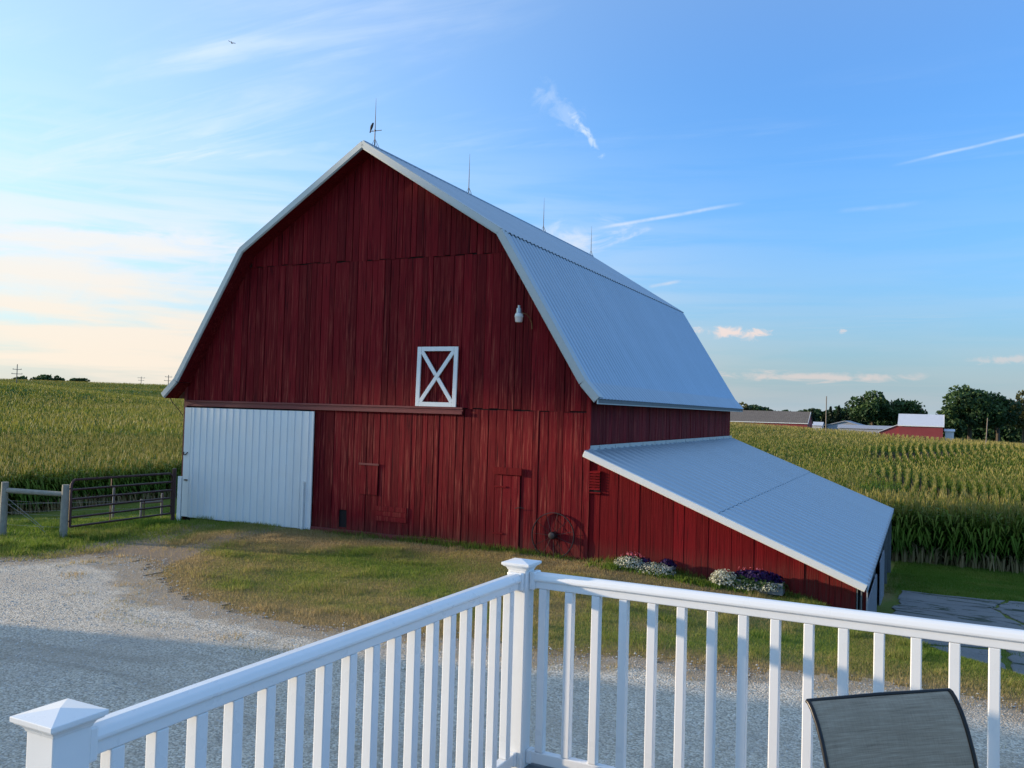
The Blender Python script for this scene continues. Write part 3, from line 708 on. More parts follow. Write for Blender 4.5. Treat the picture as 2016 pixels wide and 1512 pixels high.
# ------------------------------------------------------------------ things on and by the barn
def BT(name, label, cat, x, y, z, group=None):
    wx, wy = b2w(x, y); return thing(name, label, cat, (wx, wy, z), BR, group)
yl = BT('yard_light', 'small grey barn light with pale pink lens under the right roof slope', 'lamp', 10.33, -.30, 5.17)
MB().lathe([(.02, .385), (.036, .385), (.036, .325), (.05, .32)], 14).build('photocell', M['lampmetal'], yl, True)
MB().lathe([(.03, .325), (.062, .318), (.066, .21), (.075, .20), (.07, .195)], 18).build('housing', M['lampmetal'], yl, True)
MB().lathe([(.07, .205), (.085, .20), (.10, .135), (.098, .128)], 18).build('collar', M['white_trim'], yl, True)
MB().lathe([(.096, .13), (.094, .12), (.078, .01), (.06, 0.)], 18).build('lens', M['lampglass'], yl, True)
MB().tube([(.06, .02, .22), (.14, .08, .20), (.19, .17, .12), (.20, .26, .02), (.20, .29, -.12)], .013, 8).build('arm', M['rust'], yl, True)
# iron wheel leaning on the wall
wh = BT('iron_wheel', 'dark spoked iron implement wheel leaning against the red barn wall', 'wheel', 11.2, -.085, .47)
def ring(r, wd, th, n=40):
    mb = MB(); vs = []; fs = []
    for k in range(n):
        a = 2 * PI * k / n
        for rr, yy_ in ((r, -wd), (r, wd), (r - th, wd), (r - th, -wd)): vs.append((rr * math.cos(a), yy_, rr * math.sin(a)))
    for k in range(n):
        for q in range(4):
            fs.append((k * 4 + q, k * 4 + (q + 1) % 4, ((k + 1) % n) * 4 + (q + 1) % 4, ((k + 1) % n) * 4 + q))
    return mb.add(vs, fs)
ring(.505, .022, .014).build('rim', M['iron'], wh, True)
mb = MB(); mb.lathe([(.03, .10), (.07, .09), (.085, .05), (.085, -.05), (.07, -.09), (.03, -.10)], 16)
mb.v = [(x, z, y) for x, y, z in mb.v]; mb.build('hub', M['iron'], wh, True)
for k in range(11):
    a = 2 * PI * k / 11 + .25
    MB().tube([(.07 * math.cos(a), .03 * (-1) ** k, .07 * math.sin(a)), (.495 * math.cos(a), 0, .495 * math.sin(a))], .0048, 5).build('spoke', M['iron'], wh)
wh.rotation_euler = (math.radians(-5), 0, BR)
# lightning rods
RODS = [(.02, 'tall lightning rod with sideways arm at the front peak of the barn roof'), (4.97, 'lightning rod second from the gable peak along the barn ridge'),
        (10.65, 'lightning rod third from the gable peak along the barn ridge'), (15.6, 'lightning rod farthest back on the barn ridge')]
def rod(y, label, first=False):
    t = BT('lightning_rod', label, 'lightning rod', 6.05, y, 9.69, 'lightning rods along the barn ridge')
    MB().tube([(0, 0, -.02), (0, 0, .45), (0, 0, 1.24)], [.014, .012, .003], 6).build('rod', M['iron'], t)
    for a in ((.22, -.10), (.05, .42), (-.22, -.10)): MB().tube([(a[0] * .55, a[1] * .55, -.02 - abs(a[0]) * .33), (0, 0, .22)], .006, 5).build('brace', M['wire'], t)
    return t
for i, (y, l) in enumerate(RODS):
    t = rod(y, l)
    if i == 0:
        MB().tube([(-.13, .02, .42), (.21, -.02, .40)], .009, 6).build('arm', M['iron'], t); MB().lathe([(.0, .45), (.02, .44), (.024, .42), (.02, .40), (0, .39)], 8).build('collar', M['iron'], t)
def bird(name, label, loc, perched):
    t = thing(name, label, 'bird', loc, BR)
    mb = MB()
    if perched:
        mb.tube([(-.03, 0, .00), (-.022, 0, .03), (-.005, 0, .075), (.012, 0, .12), (.03, 0, .155), (.042, 0, .178), (.05, 0, .195)], [.006, .022, .034, .034, .026, .024, .008], 9)
        mb.build('body', M['bird'], t, True)
        MB().hexa([(-.05, -.012, -.05), (-.03, -.012, -.055), (-.03, .012, -.055), (-.05, .012, -.05), (-.03, -.012, .03), (-.012, -.012, .02), (-.012, .012, .02), (-.03, .012, .03)]).build('tail', M['bird'], t)
        MB().tube([(.05, 0, .185), (.075, 0, .182)], [.006, .001], 6).build('beak', M['iron'], t)
        for s in (-1, 1): MB().tube([(.005, s * .012, .05), (.02, s * .012, .0), (.02, s * .012, -.02)], .003, 5).build('leg', M['iron'], t)
    else:
        mb.tube([(-.13, 0, 0), (-.08, 0, 0), (0, 0, 0), (.07, 0, .01), (.10, 0, .012), (.125, 0, .01)], [.01, .03, .045, .036, .03, .005], 9)
        mb.build('body', M['bird'], t, True)
        for s in (-1, 1):
            MB().add([(.05, s * .03, .01), (-.04, s * .03, .01), (-.02, s * .16, .07), (.05, s * .16, .07), (-.08, s * .30, .05), (-.02, s * .30, .05)] +
                     [(.05, s * .03, .018), (-.04, s * .03, .018), (-.02, s * .16, .076), (.05, s * .16, .076), (-.08, s * .30, .054), (-.02, s * .30, .054)],
                     [(0, 1, 2, 3), (3, 2, 4, 5), (6, 9, 8, 7), (9, 11, 10, 8), (0, 3, 9, 6), (3, 5, 11, 9), (5, 4, 10, 11), (4, 2, 8, 10), (2, 1, 7, 8), (1, 0, 6, 7)]).build('wing', M['bird'], t)
        MB().hexa([(-.20, -.03, 0), (-.12, -.012, 0), (-.12, .012, 0), (-.20, .03, 0), (-.20, -.03, .006), (-.12, -.012, .006), (-.12, .012, .006), (-.20, .03, .006)]).build('tail', M['bird'], t)
    return t
wx, wy = b2w(6.05 - .125, .04)
bird('perched_bird', 'small dark bird perched on the arm of the front lightning rod', (wx, wy, 9.69 + .44), True)
b_ = bird('flying_bird', 'tiny dark bird flying high in the blue sky left of the barn', (-30.6, 30.0, 20.35), False); b_.rotation_euler = (.3, .25, 2.2); b_.scale = (.6, .6, .6)
# planters
def blossoms(center, half, n, size, seed, top=0.):
    r = np.random.default_rng(seed)
    u = r.uniform(-1, 1, (n, 3)); u = u[(u ** 2).sum(1) < 1]; u /= np.maximum(np.linalg.norm(u, axis=1, keepdims=True), .05) / r.uniform(.72, 1.02, (len(u), 1))
    u[:, 2] = np.abs(u[:, 2]) - .15
    P = u * np.array(half) + np.array(center); n = len(P)
    nrm = u / np.linalg.norm(u, axis=1, keepdims=True) + r.normal(0, .35, (n, 3)); nrm /= np.linalg.norm(nrm, axis=1, keepdims=True)
    t1 = np.cross(nrm, r.normal(0, 1, (n, 3))); t1 /= np.linalg.norm(t1, axis=1, keepdims=True); t2 = np.cross(nrm, t1)
    s = size * r.uniform(.6, 1.3, (n, 1)); q = []
    for k in range(5):
        a = 2 * PI * k / 5; q.append(P + (t1 * math.cos(a) + t2 * math.sin(a)) * s + nrm * s * .3)
    V = np.stack([P] + q, 1).reshape(-1, 3); b = np.arange(n)[:, None] * 6
    F = np.concatenate([np.concatenate([b, b + 1 + k, b + 1 + (k + 1) % 5], 1) for k in range(5)], 0)
    rn = np.repeat(r.uniform(0, 1, n), 6); return V, F, {'tint': np.repeat(r.uniform(0, 1, n), 6), 'rnd': rn}
def stuff_part(name, data, m, parent):
    V, F, a = data; o = link(name, npmesh(name, V, F, M[m], a), parent); return kind(o, 'stuff')
def planter(label, x, y, z, L, clumps, boxed):
    t = BT('flower_planter', label, 'planter', x, y, z, 'planters along the lean-to wall')
    mb = MB(); Hh = .22
    mb.box(0, L, 0, .03, 0, Hh); mb.box(0, L, .27, .30, 0, Hh); mb.box(0, .03, .031, .269, 0, Hh); mb.box(L - .03, L, .031, .269, 0, Hh); mb.box(.031, L - .031, .031, .269, .02, .18)
    bevel(mb.build('trough', M['greywood'], t), .004)
    for nm, m, c, hf, n, s, sd_ in clumps: stuff_part(nm, blossoms(c, hf, n, s, sd_), m, t)
    return t
planter('low planter of white flowers with a few pink blooms, left end of the lean-to wall', 12.80, -.42, -.07, .52,
        [('foliage', 'leaf_planter', (.26, .14, .14), (.33, .24, .20), 900, .022, 1), ('white_flowers', 'fl_white', (.26, .06, .13), (.36, .26, .22), 1500, .015, 2), ('pink_flowers', 'fl_pink', (.28, .2, .30), (.26, .10, .10), 90, .020, 3), ('purple_flowers', 'fl_purple', (.55, .2, .2), (.16, .12, .10), 160, .02, 13)], True)
planter('white flower mound with purple petunias at its right, beside the pink-topped planter', 13.36, -.44, -.10, .62,
        [('foliage', 'leaf_planter', (.3, .14, .10), (.40, .26, .17), 900, .022, 4), ('white_flowers', 'fl_white', (.26, .05, .09), (.44, .28, .21), 1500, .015, 5), ('purple_flowers', 'fl_purple', (.47, .2, .22), (.17, .12, .14), 420, .024, 6)], True)
planter('long grey wooden trough of white and dark purple petunias near the lean-to eave', 14.92, -.46, -.20, 1.22,
        [('foliage', 'leaf_planter', (.6, .14, .14), (.74, .26, .20), 1500, .024, 7), ('white_flowers', 'fl_white', (.10, .07, .16), (.30, .27, .26), 1500, .016, 8), ('white_flowers', 'fl_white', (.62, .0, .08), (.36, .16, .13), 620, .015, 9),
         ('white_flowers', 'fl_white', (.98, -.02, .10), (.16, .14, .15), 380, .015, 10), ('purple_flowers', 'fl_purple', (.72, .17, .26), (.52, .17, .17), 1700, .026, 11), ('pink_flowers', 'fl_pink', (.6, .2, .40), (.3, .06, .06), 40, .02, 12)], True)
# ------------------------------------------------------------------ gate and fence at the left
def gz_(x, y): return float(h(x, y))
fp = thing('wooden_fence', 'weathered wooden fence of two round posts, a rail and wires left of the gate', 'fence', (-17.9, 13.04, 0))
def FL(x, y, z): return (x + 17.9, y - 13.04, z)
for x, y in ((-19.36, 12.56), (-17.9, 13.04)):
    z0 = gz_(x, y); MB().tube([FL(x, y, z0 - .2), FL(x, y, z0 + .6), FL(x + .015, y, 1.22)], [.085, .082, .078], 10).build('post', M['wood'], fp, True)
MB().tube([FL(-19.36, 12.56, 1.03), FL(-18.6, 12.8, 1.015), FL(-17.9, 13.04, 1.0)], [.062, .058, .056], 9).build('rail', M['wood'], fp, True)
for z in (.25, .52, .80): MB().tube([FL(-22.5, 11.5, z), FL(-19.36, 12.56, z), FL(-18.6, 12.83, z - .015), FL(-17.9, 13.04, z)], .0028, 4).build('wire', M['wire'], fp)
MB().tube([FL(-19.3, 12.6, .85), FL(-18.7, 12.8, .42), FL(-18.4, 12.9, .2)], .006, 4).build('brace_wire', M['wire'], fp)
MB().tube([FL(-19.3, 12.56, .75), FL(-18.7, 12.78, .38), FL(-18.35, 12.9, .12)], .005, 4).build('brace_wire', M['wire'], fp)
gt = thing('tube_gate', 'dark reddish six bar tube gate between the fence post and the barn door', 'gate', (-18.05, 13.3, 0))
A0, A1 = Vector((0, 0, 0)), Vector((-.60, 3.46, 0))
def gp(t, z): p = A0.lerp(A1, t); return (p.x, p.y, z - .06 * t)
zs = [1.30, 1.07, .85, .64, .43, .22]
MB().tube([gp(0, .22), gp(0, 1.18), gp(.012, 1.26), gp(.03, 1.30), gp(.97, 1.30), gp(.988, 1.26), gp(1, 1.18), gp(1, .22)], .031, 8).build('frame', M['gate'], gt, True)
for z in zs[1:]: MB().tube([gp(.0, z), gp(1, z)], .027, 7).build('bar', M['gate'], gt, True)
for t_, a, b in ((.36, .22, .64), (.70, .22, .64), (.36, 1.07, 1.30)): MB().bar(gp(t_, a), gp(t_, b), .03, .012).build('upright', M['gate'], gt)
for z in (.35, 1.1): MB().tube([gp(-.045, z), gp(0.01, z)], .016, 6).build('hinge', M['iron'], gt)
gpst = tag(MB().tube([(0, 0, -.3), (0, 0, 1.36)], .055, 9).build('gate_post', M['gate'], None, True), 'reddish gate post standing against the barn corner at the gate', 'post'); gpst.location = (-18.74, 16.90, 0)
br = thing('brace_fence', 'small grey wire fence with an H brace in the grass beyond the gate', 'fence', (-23.6, 20.6, 0))
for x, y, hh in ((-24.6, 19.7, 1.15), (-24.7, 20.9, .75), (-24.5, 21.6, .95)):
    z0 = gz_(x, y); MB().tube([(x + 23.6, y - 20.6, z0 - .2), (x + 23.6, y - 20.6, z0 + hh)], .04, 8).build('post', M['greywood'], br, True)
MB().tube([(-24.7 + 23.6, 20.9 - 20.6, gz_(-24.7, 20.9) + .62), (-24.5 + 23.6, 21.6 - 20.6, gz_(-24.5, 21.6) + .66)], .04, 8).build('rail', M['greywood'], br, True)
for z in (.2, .45, .7): MB().tube([(-28 + 23.6, 15 - 20.6, gz_(-28, 15) + z), (-24.6 + 23.6, 19.7 - 20.6, gz_(-24.6, 19.7) + z), (-24.5 + 23.6, 21.6 - 20.6, gz_(-24.5, 21.6) + z)], .005, 4).build('wire', M['wire'], br)

# ------------------------------------------------------------------ concrete barnyard
cy_ = kind(bpy.data.objects.new('concrete_yard', None), 'structure'); COL.objects.link(cy_)
def slab(poly, lift=.03):
    """polygon laid on the yard slope, subdivided so it follows it"""
    ctr = np.mean(poly, 0); pts = []; n = len(poly); ringN = 5
    P = [np.array(p, float) for p in poly]; edge = []
    for i in range(n):
        a, b = P[i], P[(i + 1) % n]; k = max(2, int(np.linalg.norm(b - a) / .35))
        for j in range(k):
            p = a + (b - a) * j / k; nrm = np.array([b[1] - a[1], a[0] - b[0]]); nrm = nrm / (np.linalg.norm(nrm) + 1e-9)
            edge.append(p + nrm * random.gauss(0, .06))
    E = np.array(edge); m_ = len(E); vs = []; fs = []
    for s in (1., .985, .66, .33):
        Q = ctr + (E - ctr) * s; zz = h(Q[:, 0], Q[:, 1]) + (lift if s < .99 else lift - .012)
        vs += [(q[0], q[1], z) for q, z in zip(Q, zz)]
    vs.append((ctr[0], ctr[1], float(h(*ctr)) + lift))
    for r_ in range(3): fs += [(r_ * m_ + i, r_ * m_ + (i + 1) % m_, (r_ + 1) * m_ + (i + 1) % m_, (r_ + 1) * m_ + i) for i in range(m_)]
    fs += [(3 * m_ + i, 3 * m_ + (i + 1) % m_, 4 * m_) for i in range(m_)]
    lo = len(vs); vs += [(x, y, z - .1) for x, y, z in vs[:m_]]; fs += [(lo + i, lo + (i + 1) % m_, (i + 1) % m_, i) for i in range(m_)]
    return MB().add(vs, fs).build('concrete_slab', M['concrete'], cy_)
ys = [17.2, 19.1, 21.2, 23.6, 25.6, 27.6]; rr = random.Random(4)
colx = [-1.15, 1.4, 4.3, 7.4, 11]
node = {(i, j): (colx[i] + rr.uniform(-.5, .5) * (i > 0), ys[j] + rr.uniform(-.55, .55) * (0 < j < 5) - .10 * colx[i] * 0) for i in range(5) for j in range(6)}
for i in range(4):
    for j in range(5):
        q = [node[i, j], node[i + 1, j], node[i + 1, j + 1], node[i, j + 1]]; c = np.mean(q, 0)
        g = rr.choice([.02, .05, .12, .20, .10]); q = [tuple(np.array(p) + (c - np.array(p)) * g / np.linalg.norm(c - np.array(p))) for p in q]
        slab(q)
tub = tag(MB().lathe([(.14, 0), (.17, .02), (.20, .26), (.21, .28), (.18, .28), (.16, .05)], 16).build('feed_tub', M['farred'], None, True), 'dark red tub low on the yard just past the lean-to corner', 'tub')
tub.location = (-.93, 18.1, float(h(-.93, 18.1)))
stump = tag(MB().box(-.06, .06, -.06, .06, -.2, .42).build('short_post', M['greywood']), 'short dark post at the edge of the barnyard below the lawn', 'post'); stump.location = (-.74, 17.75, float(h(-.74, 17.75)))

# ------------------------------------------------------------------ deck, railing, chair
dk = thing('deck', 'raised deck floor of boards inside the white railing', 'deck', (0, 0, 0))
k = 0; yv = 3.66
while yv > -1.2:
    MB().box(-1.80, 4.2, yv - .138, yv, 1.562, 1.598).build('deck_board', M['greywood'], dk); yv -= .144
MB().box(-1.79, 4.2, 3.62, 3.655, 1.30, 1.56).build('rim_joist', M['white_trim'], dk); MB().box(-1.80, -1.765, -1.2, 3.615, 1.30, 1.56).build('rim_joist', M['white_trim'], dk)
for p in ((-1.7, 3.5), (1.2, 3.5), (4, 3.5), (-1.7, .6)): MB().box(p[0] - .07, p[0] + .07, p[1] - .07, p[1] + .07, -.2, 1.56).build('support_post', M['white_trim'], dk)
rl = thing('deck_railing', 'white vinyl deck railing meeting at a capped corner post', 'railing', (0, 0, 1.6))
ZT, ZB = .7995, .070                         # underside of top rail, top of bottom rail above the deck
def rail_profile(kind_):
    if kind_ == 'top': return [(-.022, 0), (.022, 0), (.022, .032), (.034, .036), (.034, .046), (.028, .062), (.012, .070), (-.012, .070), (-.028, .062), (-.034, .046), (-.034, .036), (-.022, .032)]
    return [(-.02, -.05), (.02, -.05), (.02, 0), (-.02, 0)]
RY = 3.558 + .019; LX = -1.7335 + .019      # rail centre lines
def sweep(axis, kind_, a, b):
    pr = rail_profile(kind_); z0 = ZT if kind_ == 'top' else ZB - .0
    mb = MB()
    if axis == 'x': mb.prism([(RY + u, z0 + v) for u, v in pr], 'x', a, b)
    else: mb.prism([(LX + u, z0 + v) for u, v in pr], 'y', a, b)
    return mb
PX, PY = -1.7145, 3.552                     # corner post centre
PW = .045
for ax, a, b, nm in (('x', PX + PW, 4.1, 'top'), ('y', PY - PW, 1.26 + PW, 'top'), ('x', PX + PW, 4.1, 'bot'), ('y', PY - PW, 1.26 + PW, 'bot')):
    bevel(sweep(ax, nm, a, b).build('top_rail' if nm == 'top' else 'bottom_rail', M['vinyl'], rl), .004)
s = .019
bal = MB().box(-s, s, -s, s, ZB + .001, ZT - .001).mesh('baluster', M['vinyl'])
def baluster(x, y):
    o = link('baluster', bal, rl); o.location = (x, y, 0); bevel(o, .0035, 2)
for i in range(44):
    x = -1.6275 + .127 * i + s
    if x < 4.05: baluster(x, RY)
for j in range(17): baluster(LX, 3.4127 - .127 * j + s)
for sgn in (1,):
    pass
def newel(x, y, hgt, big=1.):
    p = bevel(MB().box(x - PW, x + PW, y - PW, y + PW, -.05, hgt).build('post', M['vinyl'], rl), .004)
    mb = MB()
    def ringq(wd, z): return [(x - wd, y - wd, z), (x + wd, y - wd, z), (x + wd, y + wd, z), (x - wd, y + wd, z)]
    lv = [(PW + .002, hgt - .004), (PW + .004, hgt + .002), (PW + .009, hgt + .009), (PW + .019, hgt + .0145), (PW + .019, hgt + .018), (PW + .024, hgt + .0185), (PW + .024, hgt + .030)]
    vs = [q for wd, z in lv for q in ringq(wd, z)]; fs = [(i * 4 + k, i * 4 + (k + 1) % 4, (i + 1) * 4 + (k + 1) % 4, (i + 1) * 4 + k) for i in range(len(lv) - 1) for k in range(4)]
    n = len(vs); vs.append((x, y, hgt + .041)); o = (len(lv) - 1) * 4; fs += [(o + k, o + (k + 1) % 4, n) for k in range(4)] + [(3, 2, 1, 0)]
    bevel(mb.add(vs, fs).build('post_cap', M['vinyl'], p), .0015)
newel(PX, PY, .884); newel(LX, 1.26, .884)
for ax in 'xy':
    for z0, z1, hw in ((ZT - .006, ZT + .074, .038), (ZB - .056, ZB + .006, .025)):
        mb = MB()
        if ax == 'x': mb.box(PX + PW + .0005, PX + PW + .026, RY - hw, RY + hw, z0, z1)
        else: mb.box(LX - hw, LX + hw, PY - PW - .026, PY - PW - .0005, z0, z1)
        bevel(mb.build('bracket', M['vinyl'], rl), .006)
mb = MB(); mb.box(LX - .038, LX + .038, 1.26 + PW + .0005, 1.26 + PW + .026, ZT - .006, ZT + .074); bevel(mb.build('bracket', M['vinyl'], rl), .006)
# chair
ch = thing('patio_chair', 'grey woven sling patio chair with dark frame beside the deck railing', 'chair', (-.31, 2.40, 1.6))
E_ = Vector((.325, .30, 0)); CW = E_.length; E_.normalize(); N_ = Vector((E_.y, -E_.x, 0))
PRF = [(.0, .860), (.008, .858), (.022, .846), (.045, .815), (.066, .775), (.088, .72), (.108, .66), (.125, .60), (.15, .50), (.165, .44), (.20, .415), (.30, .405), (.42, .42), (.54, .44), (.575, .43), (.59, .40)]
def CP(u, q): return E_ * (u * CW) + N_ * q[0] + Vector((0, 0, q[1]))
NU = 12; vs = []; uvs = []; acc = 0
for i, q in enumerate(PRF):
    if i: acc += math.hypot(q[0] - PRF[i - 1][0], q[1] - PRF[i - 1][1])
    for j in range(NU + 1):
        u = j / NU; sag = -.012 * math.sin(PI * u) * (1 if 3 < i < 14 else .3)
        p = CP(u, q) - N_ * (-sag if i < 9 else 0) + Vector((0, 0, sag if i >= 9 else 0)); vs.append(p); uvs.append((u * CW / .45, acc / .45))
fs = [(i * (NU + 1) + j, i * (NU + 1) + j + 1, (i + 1) * (NU + 1) + j + 1, (i + 1) * (NU + 1) + j) for i in range(len(PRF) - 1) for j in range(NU)]
me = bpy.data.meshes.new('sling'); me.from_pydata([tuple(v) for v in vs], [], fs); ul = me.uv_layers.new()
for lp in me.loops: ul.data[lp.index].uv = uvs[lp.vertex_index]
me.materials.append(M['sling']); me.polygons.foreach_set('use_smooth', [True] * len(fs))
so = link('sling', me, ch); sm = so.modifiers.new('thick', 'SOLIDIFY'); sm.thickness = .003; sm.offset = 0
sb = so.modifiers.new('sub', 'SUBSURF'); sb.levels = 1; sb.render_levels = 2
for u in (-.012, 1.012): MB().tube([CP(u, q) for q in PRF], .006, 10).build('side_rail', M['bronze'], ch, True)
MB().tube([CP(-.012, PRF[0]), CP(.5, (-.002, .862)), CP(1.012, PRF[0])], .0055, 10).build('top_rail', M['bronze'], ch, True)
MB().tube([CP(-.012, PRF[-1]), CP(1.012, PRF[-1])], .010, 8).build('front_rail', M['bronze'], ch, True)
for u in (-.06, 1.06):
    MB().tube([CP(u, (.55, 0)), CP(u, (.50, .40)), CP(u, (.48, .60)), CP(u, (.44, .635)), CP(u, (.25, .62)), CP(u, (.13, .60))], .012, 8).build('arm', M['bronze'], ch, True)
    MB().tube([CP(u, (.02, 0)), CP(u, (.10, .2)), CP(u, (.17, .44))], .012, 8).build('leg', M['bronze'], ch, True)

# ------------------------------------------------------------------ unseen shed added and sized to shade the drive, left of the deck
hs = thing('added_shade_shed', 'long narrow white shed added left of the deck, outside the view, to shade the drive', 'shed', (0, 0, 0))
HX0, HX1, HY0, HY1, HZ = -20.6, -17.5, -9., 5.3, 2.6
MB().box(HX0, HX1, HY0, HY1, -.3, HZ).build('wall', M['white_trim'], hs)
ymid = -2.
MB().prism([(HY0 - .3, HZ), (HY1 + .0, HZ), (HY1 - .6, HZ + 1.0), (ymid, HZ + 1.15)], 'x', HX0 - .3, HX1 + .3).build('roof', M['shingle'], hs)
MB().box(HX1 + .001, HX1 + .05, 1., 2., .8, 2.).build('window', M['dark'], hs); MB().box(HX1 + .001, HX1 + .05, -4., -3., 0, 2.05).build('door', M['red_trim'], hs)

# ------------------------------------------------------------------ unseen trees added left of the frame; their crowns shade the upper gable
SHADE_TREES = [('tall high-crowned tree added outside the view to shade the upper gable', -62., 4.4, 24., 13., 71, 14.8), ('second high-crowned tree added outside the view to shade the upper gable', -75., 1.4, 27., 14., 72, 18.5)]
# ------------------------------------------------------------------ grass
def grass(name, P, hgt, wid, seed, tint):
    r = np.random.default_rng(seed); n = len(P)
    a = r.uniform(0, 2 * PI, n); lean = r.uniform(.1, .7, n) * hgt; la = r.uniform(0, 2 * PI, n)
    c, s_ = np.cos(a) * wid / 2, np.sin(a) * wid / 2
    b1 = P + np.stack([c, s_, np.full(n, -.01)], 1); b2 = P - np.stack([c, s_, np.full(n, .01)], 1)
    tp = P + np.stack([np.cos(la) * lean, np.sin(la) * lean, hgt], 1)
    V = np.stack([b1, b2, tp], 1).reshape(-1, 3); F = np.arange(3 * n).reshape(-1, 3)
    tn = np.repeat(tint, 3); tn[2::3] = np.clip(tn[2::3] + .06, 0, 1)
    return npmesh(name, V, F, M['grass'], {'tint': tn, 'rnd': np.repeat(r.uniform(0, 1, n), 3)})
r = np.random.default_rng(11)
def scatter(n, x0, x1, y0, y1, keep):
    x = r.uniform(x0, x1, n); y = r.uniform(y0, y1, n); k = keep(x, y); return x[k], y[k]
def lawn_keep(x, y):
    dg = dist_gravel(x, y) + .5 * (vnoise(x, y, .8, 8) - .5); bx, by = w2b(x, y); di, dr = masks(x, y)
    in_barn = (by > -.02) & (bx > -.05) & (bx < 17.6)
    return (dg > .0) & ~in_barn & (r.uniform(0, 1, len(x)) > di * .9) & (r.uniform(0, 1, len(x)) < 1.25 - .55 * dr)
xs_, ys_ = [], []
for n, bnd in ((280000, (-18, 2.6, 9.5, 17.8)), (120000, (-27, -17, 9, 24)), (60000, (-36, -24, 10, 34)), (110000, (-1.4, 4, 12, 20)), (120000, (-1.6, 6, 26.5, 37))):
    x, y = scatter(n, *bnd, lawn_keep); xs_.append(x); ys_.append(y)
x = np.concatenate(xs_); y = np.concatenate(ys_)
xe, ye = scatter(60000, -17, 2.5, 7.5, 12.5, lambda x, y: (dist_gravel(x, y) < .3) & (dist_gravel(x, y) > -1.5) & (vnoise(x, y, .55, 41) + .35 * vnoise(x, y, .2, 42) > .95 - .16 * (1.5 + dist_gravel(x, y)) / 1.5))
x = np.concatenate([x, xe]); y = np.concatenate([y, ye])
conc = (x > -1.2) & (y > 17.2) & (y < 27.6); keepm = ~conc | (r.uniform(0, 1, len(x)) < .12); x, y = x[keepm], y[keepm]
di, dr = masks(x, y)
lush = 1 - sstep(-17.4, -15.6, x)
hg = r.uniform(.022, .055, len(x)) * (1 + 1.0 * lush) * (1 + 1.1 * (vnoise(x, y, .45, 4) > .74))
wd = r.uniform(.006, .012, len(x)) * np.clip(np.hypot(x, y) / 14, 1, 2.2)
tint = np.clip(.05 + .8 * dr + .35 * (vnoise(x, y, 1.3, 5) - .5) + r.normal(0, .12, len(x)), 0, 1)
kind(link('lawn_grass', grass('lawn_grass', np.stack([x, y, h(x, y)], 1), hg, wd, 3, tint)), 'stuff')
# weeds along the foot of the barn wall
n = 5200; bx = r.uniform(4.3, 17, n); by = -np.abs(r.normal(0, .10, n)) - .03; dens = vnoise(bx, by * 0, .7, 21)
k = r.uniform(0, 1, n) < dens * 1.1; bx, by = bx[k], by[k]; wx, wy = b2w(bx, by)
kind(link('wall_weeds', grass('wall_weeds', np.stack([wx, wy, h(wx, wy)], 1), r.uniform(.05, .16, len(wx)) * (.5 + dens[k]), np.full(len(wx), .016), 5, np.clip(r.normal(.12, .12, len(wx)), 0, 1))), 'stuff')
n = 2600; t_ = r.uniform(0, 1, n); cx = np.choose(r.integers(0, 3, n), [12.6 + t_ * .3, 14.1 + t_ * .9, 12.2 + t_ * 3.5]); cyv = -.45 - np.abs(r.normal(0, .14, n)); wx, wy = b2w(cx, cyv)
kind(link('wall_weeds', grass('wall_weeds', np.stack([wx, wy, h(wx, wy)], 1), r.uniform(.05, .12, n), np.full(n, .03), 6, np.clip(r.normal(.1, .1, n), 0, 1))), 'stuff')
# ------------------------------------------------------------------ loose stones on the drive
n = 46000; x = r.uniform(-17, 3.5, n); y = r.uniform(3.5, 12.6, n); dg = dist_gravel(x, y)
k = (dg < .5 * r.uniform(0, 1, n)) & (y > 3.0 + .0 * x); x, y = x[k], y[k]; n = len(x)
oc = np.array([[1, 0, 0], [-1, 0, 0], [0, 1, 0], [0, -1, 0], [0, 0, 1], [0, 0, -1]], float)
of = np.array([[0, 2, 4], [2, 1, 4], [1, 3, 4], [3, 0, 4]])
sz = np.abs(r.normal(.008, .005, n)) + .004
ang = r.uniform(0, 2 * PI, n); ca, sa = np.cos(ang), np.sin(ang)
T = oc[None] * (sz[:, None, None] * r.uniform(.55, 1.3, (n, 6, 1))); T[..., 2] *= .75
X = T[..., 0] * ca[:, None] - T[..., 1] * sa[:, None]; Y = T[..., 0] * sa[:, None] + T[..., 1] * ca[:, None]
V = np.stack([X + x[:, None], Y + y[:, None], T[..., 2] + (h(x, y) + .008)[:, None]], -1).reshape(-1, 3)
F = (of[None] + (np.arange(n) * 6)[:, None, None]).reshape(-1, 3)
M['stone'] = plant_mat('loose_stones', [(0, (.32, .295, .25)), (.5, (.54, .50, .44)), (.85, (.62, .58, .51)), (1, (.74, .70, .62))], 0., rough=.9, dark=.2)
kind(link('loose_gravel', npmesh('loose_gravel', V, F, M['stone'], {'tint': np.repeat(r.uniform(0, 1, n), 6), 'rnd': np.repeat(r.uniform(0, 1, n), 6)})), 'stuff')

